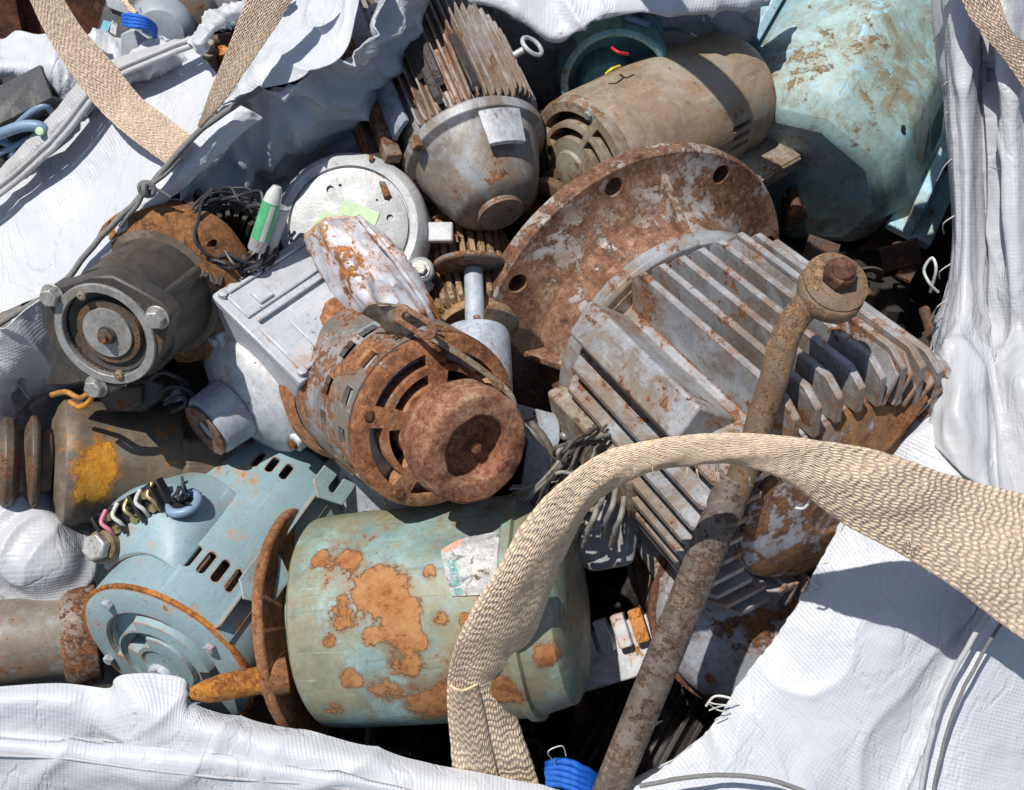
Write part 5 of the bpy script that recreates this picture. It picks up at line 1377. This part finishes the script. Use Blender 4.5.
sheet('lower_right_flap', [
    [(934, 350, 0.035), (905, 424, 0.097), (872, 478, 0.099), (842, 522, 0.097), (806, 590, 0.095), (772, 642, 0.091), (740, 682, 0.087), (706, 732, 0.085), (618, 800, 0.085)],
    [(960, 350, 0.035), (930, 430, 0.113), (896, 500, 0.117), (868, 556, 0.115), (834, 620, 0.113), (800, 672, 0.107), (770, 714, 0.103), (732, 762, 0.099), (650, 840, 0.095)],
    [(1000, 360, 0.035), (970, 445, 0.121), (940, 530, 0.125), (912, 600, 0.125), (880, 664, 0.120), (850, 720, 0.115), (820, 764, 0.110), (780, 812, 0.105), (700, 880, 0.100)],
    [(1040, 372, 0.035), (1010, 480, 0.110), (992, 560, 0.110), (968, 622, 0.105), (938, 690, 0.099), (912, 748, 0.095), (890, 800, 0.093), (860, 850, 0.085), (780, 920, 0.085)],
    [(1070, 380, 0.035), (1050, 490, 0.125), (1024, 570, 0.140), (996, 628, 0.143), (966, 692, 0.137), (946, 752, 0.133), (930, 806, 0.130), (910, 860, 0.125), (860, 940, 0.115)],
    [(1140, 390, 0.025), (1130, 500, 0.085), (1110, 590, 0.115), (1090, 660, 0.115), (1070, 720, 0.115), (1060, 780, 0.105), (1050, 840, 0.105), (1030, 900, 0.105), (1000, 960, 0.105)]],
    M_['bag'], bag, n=24, crump=.0055, freq=4.5, fine=.0005, seed=31, edge_fray=.0015)
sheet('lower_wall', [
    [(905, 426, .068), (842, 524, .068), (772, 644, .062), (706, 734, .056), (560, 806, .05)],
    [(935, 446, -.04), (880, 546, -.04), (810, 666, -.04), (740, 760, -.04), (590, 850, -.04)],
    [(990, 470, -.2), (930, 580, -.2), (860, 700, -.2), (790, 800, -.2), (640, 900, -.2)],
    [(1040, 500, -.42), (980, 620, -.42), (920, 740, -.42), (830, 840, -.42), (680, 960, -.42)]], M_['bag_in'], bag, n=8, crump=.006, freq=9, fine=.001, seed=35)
# front flap along the bottom edge
sheet('front_flap', [
    [(-60, 690, .070), (0, 686, .075), (60, 684, .08), (112, 688, .08), (124, 676, .09), (180, 678, .085), (186, 704, .085), (270, 730, .08), (350, 746, .08), (450, 770, .08), (560, 792, .08), (640, 805, .075)],
    [(-60, 705, .085), (0, 702, .09), (60, 704, .092), (104, 716, .085), (140, 708, .105), (176, 716, .10), (200, 726, .10), (275, 746, .098), (355, 760, .096), (450, 784, .094), (560, 806, .09), (640, 820, .085)],
    [(-60, 730, .085), (0, 734, .082), (60, 740, .078), (100, 742, .075), (140, 744, .092), (180, 750, .098), (215, 752, .10), (285, 766, .10), (360, 778, .10), (450, 800, .098), (560, 824, .09), (640, 840, .085)],
    [(-60, 752, .10), (0, 755, .10), (60, 760, .10), (100, 765, .10), (150, 772, .10), (200, 776, .10), (240, 780, .10), (300, 788, .10), (370, 796, .10), (450, 815, .10), (560, 850, .09), (640, 870, .085)],
    [(-60, 860, .02), (0, 860, .02), (60, 865, .02), (100, 870, .02), (150, 875, .02), (200, 880, .02), (240, 880, .02), (300, 890, .02), (370, 900, .02), (450, 910, .02), (560, 930, .02), (640, 950, .02)]],
    M_['bag'], bag, n=18, crump=.0045, freq=6.5, fine=.0007, aniso=(.6, 1.3, 1), seed=41)
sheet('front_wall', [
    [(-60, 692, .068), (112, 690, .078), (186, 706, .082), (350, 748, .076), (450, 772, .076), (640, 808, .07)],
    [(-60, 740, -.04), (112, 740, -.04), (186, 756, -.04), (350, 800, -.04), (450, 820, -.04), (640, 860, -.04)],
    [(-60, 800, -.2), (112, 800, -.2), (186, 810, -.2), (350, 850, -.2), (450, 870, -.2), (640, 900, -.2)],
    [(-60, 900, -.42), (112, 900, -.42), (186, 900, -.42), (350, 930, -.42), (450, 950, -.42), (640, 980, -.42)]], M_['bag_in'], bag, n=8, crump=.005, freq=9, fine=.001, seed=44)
# crumpled cloth on the left edge, below the rim
sheet('left_wall', [
    [(-50, 318, .05), (-46, 380, .0), (-50, 440, -.03), (-50, 500, -.02), (-50, 560, -.02), (-50, 620, -.03), (-50, 700, -.03)],
    [(0, 322, .055), (0, 372, .02), (-6, 430, -.05), (0, 500, -.02), (0, 560, .0), (0, 610, -.03), (0, 690, -.04)],
    [(22, 308, .06), (34, 356, .02), (26, 410, -.08), (42, 505, -.03), (50, 560, .0), (42, 605, -.02), (50, 680, -.05)],
    [(50, 298, .05), (62, 350, .0), (60, 420, -.12), (90, 510, -.08), (86, 560, -.03), (84, 600, -.04), (90, 680, -.08)],
    [(66, 300, -.05), (90, 370, -.08), (100, 430, -.2), (130, 510, -.16), (136, 570, -.12), (130, 610, -.12), (130, 680, -.14)]],
    M_['bag_dirty'], bag, n=24, crump=.010, freq=6, fine=.0010, seed=51)
# hems and cords
def hem(name, a, b, mat='seam', n=10, cr_=.0015, f=30, fn=.0004, th=.003): return sheet(name, [a, [((p[0] + q[0]) / 2, (p[1] + q[1]) / 2, (p[2] + q[2]) / 2 + .005) for p, q in zip(a, b)], b], M_[mat], bag, n=n, crump=cr_, freq=f, fine=fn, thick=th)
o1 = [(-60, 236, 0.005), (0, 194, 0.005), (34, 166, 0.010), (66, 134, 0.016), (92, 100, 0.022), (112, 80, 0.025), (150, 62, 0.026), (196, 44, 0.026)]
o2 = [(-64, 214, 0.005), (-10, 178, 0.005), (22, 146, 0.010), (52, 114, 0.016), (78, 84, 0.022), (102, 66, 0.025), (145, 50, 0.026), (190, 36, 0.026)]
hem('outer_hem', o1, o2)
line('hem_cord', [(a, b, c + .010) for a, b, c in o1], .0030, M_['seam'], bag, wob=.0004)
line('hem_cord', [(a - 5, b - 5, c + .010) for a, b, c in o1], .0026, M_['seam'], bag, wob=.0004)
line('rim_cord', [(-20, 338, 0.037), (18, 312, 0.042), (62, 284, 0.047), (98, 240, 0.057), (131, 207, 0.067), (147, 190, 0.072), (162, 172, 0.072), (190, 140, 0.075), (214, 120, 0.077), (262, 88, 0.087)], .0030, M_['cord'], bag, wob=.0012)
line('rim_cord', [(120, 226, 0.059), (136, 206, 0.069), (149, 187, 0.077), (164, 176, 0.071), (180, 158, 0.071)], .0022, M_['cord'], bag, wob=.0014)
bm = new(); torus(bm, .0065, .0028, Matrix.Rotation(.6, 4, 'X'), 20, 8); torus(bm, .0055, .0026, Matrix.Rotation(1.4, 4, 'Y'), 20, 8)
k_ = obj('knot', bm, M_['cord'], bag); k_.matrix_local = bag.matrix_world.inverted() @ R @ Matrix.Translation(P(147, 189, .082))
line('tail_cord', [(147, 189, .084), (158, 190, .08), (170, 197, .074)], .0016, M_['cord'], bag, wob=.001)
line('front_seam', [(-30, 754, .106), (60, 758, .107), (150, 770, .108), (240, 779, .108), (330, 787, .107), (460, 812, .106)], .0016, M_['seam'], bag, wob=.0006)
line('flap_seam', [(640, 786, 0.122), (700, 776, 0.136), (760, 778, 0.140), (800, 790, 0.140), (820, 800, 0.140)], .0022, M_['cord'], bag, wob=.0006)
line('fold_seam', [(1000, 600, 0.180), (972, 640, 0.179), (945, 690, 0.173), (928, 750, 0.169), (918, 810, 0.165)], .0024, M_['seam'], bag, wob=.0008)
line('fold_seam', [(1024, 588, 0.185), (990, 640, 0.183), (958, 700, 0.175), (940, 760, 0.169), (930, 810, 0.165)], .0016, M_['cord'], bag, wob=.0008)
# printed specks on the flap are dark grime dots; loose threads at the torn edges
rnd = random.Random(77)
for k in range(11):
    u = rnd.random(); x = 700 + (905 - 700) * u; y = 735 + (424 - 735) * u + rnd.uniform(-8, 8)
    x += 24 * math.sin(u * PI)
    dx = rnd.uniform(-26, -6); dy = rnd.uniform(-14, 10)
    line('frayed_thread', [(x + 6, y, .100), (x + dx * .5, y + dy * .3, .104), (x + dx, y + dy, .095 + rnd.uniform(-.02, .015))], .0006, M_['tube_lt'], bag, n=5, seg=5)
for k in range(8):
    y = 20 + k * 48 + rnd.uniform(-10, 10)
    x = 941 + 8 * math.sin(y / 90)
    line('frayed_thread', [(x + 8, y, .06), (x - 3, y + 8, .05), (x - rnd.uniform(2, 12), y + rnd.uniform(10, 26), .03)], .0007, M_['tube_lt'], bag, n=5, seg=5)
line('frayed_thread', [(938, 292, .08), (930, 284, .09), (924, 270, .09), (932, 258, .1), (936, 270, .1), (930, 292, .08)], .0014, M_['tube_lt'], bag)
line('frayed_thread', [(706, 706, .085), (716, 696, .09), (738, 700, .09), (752, 704, .08)], .0012, M_['tube_lt'], bag)

# lifting loops (sewn to the bag)
strap('lifting_loop', [(18, -30, 0.070), (36, 14, 0.060), (62, 60, 0.055), (98, 108, 0.050), (128, 136, 0.058), (168, 166, 0.070)],
      [(48, -30, 0.070), (78, 22, 0.060), (112, 62, 0.055), (140, 96, 0.050), (160, 112, 0.058), (194, 138, 0.075)], M_['web'], bag, n=14, seed=2)
strap('lifting_loop', [(262, -40, 0.120), (243, 8, 0.120), (226, 52, 0.115), (210, 92, 0.105), (198, 126, 0.090)],
      [(312, -40, 0.100), (288, 8, 0.105), (256, 56, 0.110), (222, 104, 0.108), (200, 128, 0.092)], M_['web'], bag, n=14, seed=3)
strap('lifting_loop', [(448, 850, 0.030), (452, 775, 0.070), (447, 690, 0.120), (462, 632, 0.185), (502, 562, 0.225), (548, 494, .255), (610, 451, .275), (700, 434, .295), (790, 437, .305), (880, 452, .29), (960, 478, .25), (1050, 500, .20)],
      [(560, 850, 0.020), (535, 770, 0.055), (512, 690, 0.105), (532, 640, 0.140), (562, 562, 0.205), (592, 508, 0.240), (640, 476, 0.268), (712, 464, 0.288), (780, 478, 0.295), (840, 522, 0.280), (930, 572, 0.245), (1050, 660, 0.200)], M_['web_arch'], bag, n=16, across=14, seed=5, sag=.006, rough=.0014, th=.0035)
strap('lifting_loop', [(448, 850, .03), (455, 790, .055), (452, 730, .092), (449, 684, .124)],
      [(520, 850, .03), (502, 790, .06), (488, 730, .10), (478, 684, .13)], M_['web_arch'], bag, n=14, seed=8, sag=.006)
strap('lifting_loop', [(540, -230, .05), (600, -270, .17), (700, -285, .25), (820, -250, .27), (910, -180, .22), (945, -90, .15), (962, 0, .13), (985, 36, .125), (1006, 62, .12), (1034, 104, .11)],
      [(540, -190, .05), (600, -220, .17), (695, -235, .25), (805, -200, .26), (900, -135, .22), (975, -80, .15), (1000, 0, .135), (1012, 30, .13), (1030, 46, .125), (1060, 70, .11)], M_['web'], bag, n=14, seed=9)
# frayed fibres on the arch
for k in range(46):
    u = rnd.random(); x = 590 + 330 * u; y = 470 + 2 * math.sin(u * 9) + max(0, u - .55) * 170
    z = .290 - u * .02
    dx = rnd.uniform(-9, 9); dy = rnd.uniform(4, 17) * (1.3 if .25 < u < .8 else .5)
    line('loose_fibre', [(x, y - 5, z), (x + dx * .3, y + dy * .5, z), (x + dx, y + dy, z - .01)], .0003, M_['web'], bag, n=4, seg=4)
line('frayed_yarn', [(812, 490, .28), (810, 500, .28), (804, 508, .275), (796, 508, .27)], .0011, M_['tube_lt'], bag)

# blue rope at the bottom
T = Matrix.Translation(P(575, 780, .02)); t = root('rope', 'coil of bright blue rope peeking out beside the strap foot', 'rope', T, 'blue ropes')
for k in range(5):
    line('strand', [(545, 764 + k * 5, .02 + .004 * k), (562, 761 + k * 6, .035), (582, 768 + k * 6, .035), (598, 780 + k * 7, .02), (606, 800 + k * 6, .0)], .0036, M_['rope_blue'], t, n=14, wob=.0022)
line('thread_tail', [(556, 764, .04), (548, 752, .06), (562, 746, .06), (566, 756, .05)], .0006, M_['tube_lt'], t)

# ================================================================== heap filling, ground, neighbours
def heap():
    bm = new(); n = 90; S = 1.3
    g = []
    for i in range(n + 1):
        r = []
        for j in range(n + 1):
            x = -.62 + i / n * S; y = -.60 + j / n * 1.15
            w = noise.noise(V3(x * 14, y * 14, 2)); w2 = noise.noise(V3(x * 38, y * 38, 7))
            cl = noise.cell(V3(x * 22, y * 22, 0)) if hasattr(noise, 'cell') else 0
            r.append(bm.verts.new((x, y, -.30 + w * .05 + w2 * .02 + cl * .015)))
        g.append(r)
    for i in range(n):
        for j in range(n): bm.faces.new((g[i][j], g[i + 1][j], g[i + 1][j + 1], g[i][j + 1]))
    o = obj('scrap_fill', bm, M_['debris'], None, Matrix(), fix=False); tag(o, 'metal debris filling the bottom of the bag, coloured near black for the pit shade', 'debris', kind='stuff')
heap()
def bits():
    rnd = random.Random(99); bm = new()
    for k in range(520):
        px = rnd.uniform(120, 960); py = rnd.uniform(60, 790); z = rnd.uniform(-.30, -.20)
        M = Matrix.Translation(P(px, py, z)) @ Matrix.Rotation(rnd.uniform(0, 6), 4, 'X') @ Matrix.Rotation(rnd.uniform(0, 6), 4, 'Z')
        q = rnd.random(); s = rnd.uniform(.5, 1.5)
        if q < .3: cyl(bm, M @ V3(0, 0, 0), M @ V3(0, 0, .035 * s), .006 * s, 14); hexa(bm, M @ Matrix.Translation((0, 0, .035 * s)), .011 * s, .008 * s)
        elif q < .6: box(bm, (0, 0, 0), (.03 * s, .022 * s, .004), M)
        elif q < .8: lathe(bm, [(.008 * s, 0), (.014 * s, 0), (.014 * s, .003), (.008 * s, .003)], 20, M, closed=True)
        else:
            p = [M @ V3(rnd.uniform(-.03, .03), rnd.uniform(-.03, .03), rnd.uniform(-.01, .01)) for _ in range(4)]
            tube(bm, cr(p, 5), .0016, 6)
    o = obj('scrap_bits', bm, M_['deep_bits'], None, Matrix()); tag(o, 'loose bolts, washers and metal crumbs lying between the motors', 'scrap bits', kind='stuff')
bits()
bm = new(); prism(bm, rr(0, 0, 30, 30, .1), -.05, 0); 
g = obj('ground', bm, M_['ground'], None, Matrix.Translation((0, 0, -.78)), world=True); g['kind'] = 'structure'; g['label'] = 'bare concrete yard ground'

# rusty skip wall top left
F = frame(60, 0, -.12, (.25, -.45, .85), (1, 0, 0))
bm = new(); box(bm, (-.05, .10, -.01), (.60, .30, .012)); 
for k in range(5): box(bm, (-.30 + k * .12, .10, .002), (.035, .30, .02))
o = obj('rusty_panel', bm, M_['container'], None, F, bevel=.002); tag(o, 'dark red rusty steel panel behind the bags, top left corner', 'panel')

Tn = Matrix.Translation(P(60, 100, -.35))
nb = root('bulk_bag', 'second white bulk bag with odd scrap behind the left rim', 'bag', Tn, 'bulk bags')
sheet('back_flap', [
    [(-60, 40, -.03), (0, 46, -.03), (60, 44, -.02), (110, 40, -.03), (150, 42, -.03)],
    [(-60, 66, .0), (0, 66, .0), (55, 66, .01), (100, 64, .0), (130, 80, .0)],
    [(-60, 84, -.02), (0, 76, -.02), (40, 84, -.01), (80, 94, .0), (95, 110, .0)],
    [(-60, 100, -.12), (0, 96, -.12), (40, 104, -.1), (84, 130, -.08), (98, 120, -.08)]], M_['bag'], nb, n=14, crump=.009, freq=12, fine=.002, seed=61)
sheet('side_flap', [
    [(60, 90, -.03), (90, 96, -.02), (110, 80, -.01), (128, 60, .0), (148, 44, .0), (170, 46, .0)],
    [(58, 130, -.1), (84, 118, -.04), (112, 96, .01), (132, 74, .015), (156, 60, .015), (185, 56, .0)],
    [(50, 190, -.14), (70, 150, -.1), (110, 110, -.02), (134, 86, -.01), (160, 74, -.01), (190, 70, -.02)]], M_['bag'], nb, n=14, crump=.008, freq=14, fine=.002, seed=65)
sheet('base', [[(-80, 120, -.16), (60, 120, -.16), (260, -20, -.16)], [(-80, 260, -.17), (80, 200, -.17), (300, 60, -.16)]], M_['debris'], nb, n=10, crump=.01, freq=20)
sheet('tied_corner', [
    [(188, 42, 0.040), (196, 30, 0.045), (210, 16, 0.040), (235, 4, 0.030), (262, -4, 0.020), (290, -10, 0.010)],
    [(194, 50, 0.050), (204, 38, 0.055), (218, 22, 0.055), (240, 10, 0.040), (266, 1, 0.030), (290, -3, 0.020)],
    [(200, 56, 0.040), (210, 42, 0.040), (222, 28, 0.040), (244, 16, 0.030), (268, 5, 0.020), (290, 0, 0.010)]], M_['bag_dirty'], bag, n=12, crump=.004, freq=40, fine=.001, seed=71)

def left_scrap():
    # blue grey plastic handled frame
    T = Matrix.Translation(P(20, 135, -.02)); t = root('plastic_frame', 'blue grey plastic frame with curved handle in the neighbouring bag', 'plastic frame', T)
    line('handle', [(-30, 148, 0), (0, 134, .015), (24, 126, .02), (42, 128, .02), (44, 140, .01), (30, 152, 0), (12, 158, -.01)], .0058, M_['bluegrey_pl'], t)
    line('spoke', [(16, 126, .01), (32, 112, .015), (46, 106, .015), (54, 116, .0)], .0036, M_['bluegrey_pl'], t)
    line('spoke', [(0, 140, .0), (12, 148, .0), (14, 164, -.01)], .004, M_['bluegrey_pl'], t)
    line('spoke', [(-20, 160, -.01), (2, 152, 0), (30, 138, .005)], .003, M_['bluegrey_pl'], t)
    bm = new(); lathe(bm, [(0, 0), (.004, 0), (.004, .004), (0, .005)], 16); k = obj('plug', bm, M_['green_stk'], t); k.matrix_local = t.matrix_world.inverted() @ R @ Matrix.Translation(P(41, 132, .022))
    # dark channel
    a, b = P(-20, 122, -.01), P(54, 84, .01)
    M = at(a, b - a)
    t = root('metal_channel', 'dark grey open channel bar at the far left', 'channel', M)
    L = (b - a).length
    bm = new(); box(bm, (.012, 0, L / 2), (.003, .034, L)); box(bm, (0, .016, L / 2), (.026, .003, L)); box(bm, (0, -.016, L / 2), (.026, .003, L)); obj('channel', bm, M_['char_pl'], t, bevel=.0006)
    M = at(P(46, 82, .0), (.1, .75, .5)); o = obj('hose_piece', lathe(new(), [(.0105, -.03), (.0135, -.03), (.0135, .012), (.0105, .012)], 28, closed=True), M_['char_pl'], None, M); tag(o, 'short black hose piece with open mouth at the channel end', 'hose')
    rnd = random.Random(21)
    F = frame(14, 92, -.04, (0, 0, 1)); t = root('copper_scrap', 'bundle of brown and orange strips at the far left edge', 'scrap strips', F)
    for k in range(7):
        x = -6 + k * 7
        line('strip', [(x, 112, -.05), (x + 5, 96, -.04), (x + 9, 80, -.05)], .0026, M_['orange_scrap' if k % 3 == 0 else ('brown_dark' if k % 3 == 1 else 'rail')], t)
    # charcoal case with blue sticker
    pix = [(92, 44), (106, -4), (142, 8), (150, 22), (140, 40), (118, 54), (104, 55)]
    F = frame(115, 30, -.03, (-.1, -.2, .95), (1, 0, 0)); t = root('battery_case', 'charcoal case with torn pale blue sticker, top left', 'case', F)
    obj('case', prism(new(), [onplane(F, x, y) for x, y in pix], -.05, 0), M_['char_pl'], t, bevel=.003)
    obj('sticker', prism(new(), [onplane(F, x, y) for x, y in ((97, 38), (104, 20), (112, 22), (108, 32), (106, 42))], .0002, .0007), M_['paper_blue'], t)
    obj('sticker', prism(new(), [onplane(F, x, y) for x, y in ((112, 20), (118, 24), (116, 36), (110, 32))], .0002, .0007), M_['paper'], t)
    obj('case_lid', prism(new(), [onplane(F, x, y) for x, y in ((107, -4), (110, 8), (146, 22), (142, 8))], .0002, .006), M_['grey_pl'], t, bevel=.001)
    # grey domed housings
    for nm, lab, px, py, z, a, r, L, m in (
        ('electric_motor', 'smooth grey domed housing wearing blue rope, behind the hem', 160, 34, -.03, (.15, -.5, .85), .034, .09, 'grey_pl'),
        ('electric_motor', 'pale grey can shaped motor cut off by the top edge, left', 150, -2, -.08, (.1, -.6, .7), .030, .08, 'tan_end'),
        ('electric_motor', 'grey motor with scuffed writing marks behind the tied corner', 192, 14, -.05, (.3, -.5, .75), .028, .09, 'top_grey'),
        ('electric_motor', 'light grey rust blotched casing at the top edge left of the strap', 216, -8, -.06, (.0, -.5, .8), .034, .08, 'silver')):
        F = frame(px, py, z, a); t = root(nm, lab, 'motor', F, 'scrap electric motors')
        obj('housing', lathe(new(), [(0, -L), (r, -L), (r, -.02), (r * .93, -.008), (r * .7, 0), (0, .004)], 48), M_[m], t, bevel=.001)
        obj('band', lathe(new(), [(r, -.03), (r + .002, -.03), (r + .002, -.04), (r, -.04)], 48, closed=True), M_[m], t)
    F = frame(132, 42, -.04, (-.2, -.3, .9), (1, 0, 0)); plate('grey_case', 'flat grey plastic case below the blue rope', 'case', [(120, 34), (132, 28), (160, 42), (142, 56), (120, 58)], -.01, (0, -.3, .9), .03, 'grey_pl')
    T = Matrix.Translation(P(140, 22, .0)); t = root('rope', 'short tuft of bright blue rope lying on a grey domed housing', 'rope', T, 'blue ropes')
    for k in range(4): line('strand', [(124, 16 + k * 3, .01), (134, 15 + k * 3.5, .025), (146, 19 + k * 3, .022), (154, 26 + k * 3, .01), (155, 34 + k * 2, .0)], .0022, M_['rope_blue'], t, n=12, wob=.0018)
    T = Matrix.Translation(P(205, 36, .0))
    o = line('webbing_end', [(118, -10, .0), (128, 6, .01), (136, 14, .01)], .0035, M_['web'], None); tag(o, 'narrow beige strap end hanging between case and grey motors', 'strap')
    # pipes & pieces seen under the second strap
    def pc(nm, lab, a, b, r, m, cat):
        A, B = P(*a), P(*b); M = at(A, B - A); L = (B - A).length
        o = obj(nm, lathe(new(), [(0, 0), (r, 0), (r, L * .3), (r * 1.2, L * .31), (r * 1.2, L * .42), (r, L * .43), (r, L), (0, L)], 28), M_[m], None, M, bevel=.0006); tag(o, lab, cat)
    pc('pipe_fitting', 'pale green pipe fitting near the tied bag corner', (212, 26, -.01), (238, 22, -.01), .006, 'teal', 'fitting')
    pc('pipe_fitting', 'brown pipe fitting behind the second strap', (236, 26, -.01), (266, 16, -.02), .008, 'rail', 'fitting')
    pc('steel_bar', 'upright pale bar piece in the dark gap left of the strap', (208, 42, .0), (214, 72, -.03), .006, 'tan_end', 'bar')
    pc('steel_bar', 'orange brown bar piece in the gap left of the strap', (222, 50, -.01), (232, 74, -.05), .006, 'orange_scrap', 'bar')
    pc('steel_bar', 'dull grey bar piece lying across the gap left of the strap', (196, 44, -.02), (232, 38, -.03), .006, 'brown_dark', 'bar')
    pc('steel_bar', 'rusty red bar piece at the bag corner', (192, 60, -.02), (206, 36, -.02), .005, 'rust_dark', 'bar')
left_scrap()

# ================================================================== camera and light
cam = bpy.data.cameras.new('camera'); co = bpy.data.objects.new('camera', cam); col.objects.link(co)
cam.sensor_width = 36; cam.lens = 18 * CAM_D / .512; cam.clip_start = .01; cam.clip_end = 200
co.matrix_world = R @ Matrix.Translation((0, 0, CAM_D))
sc.camera = co
sun_v = R.to_3x3() @ V3(-.30, .52, .80).normalized()
w = bpy.data.worlds.new('World'); sc.world = w; w.use_nodes = True
nt = w.node_tree; bg = nt.nodes['Background']
sky = nt.nodes.new('ShaderNodeTexSky'); sky.sky_type = 'NISHITA'; sky.sun_disc = False
sky.sun_elevation = math.asin(sun_v.z); sky.sun_rotation = math.atan2(sun_v.x, sun_v.y)
nt.links.new(sky.outputs[0], bg.inputs[0]); bg.inputs[1].default_value = .09
sl = bpy.data.lights.new('sun', 'SUN'); sl.energy = 4.7; sl.angle = math.radians(.5); sl.color = (1, .955, .89)
so = bpy.data.objects.new('sun', sl); col.objects.link(so)
so.rotation_euler = sun_v.to_track_quat('Z', 'Y').to_euler(); so.location = sun_v * 3
sc.view_settings.view_transform = 'Standard'; sc.view_settings.look = 'None'; sc.view_settings.exposure = .10; sc.view_settings.gamma = 1
sc.view_settings.use_curve_mapping = False
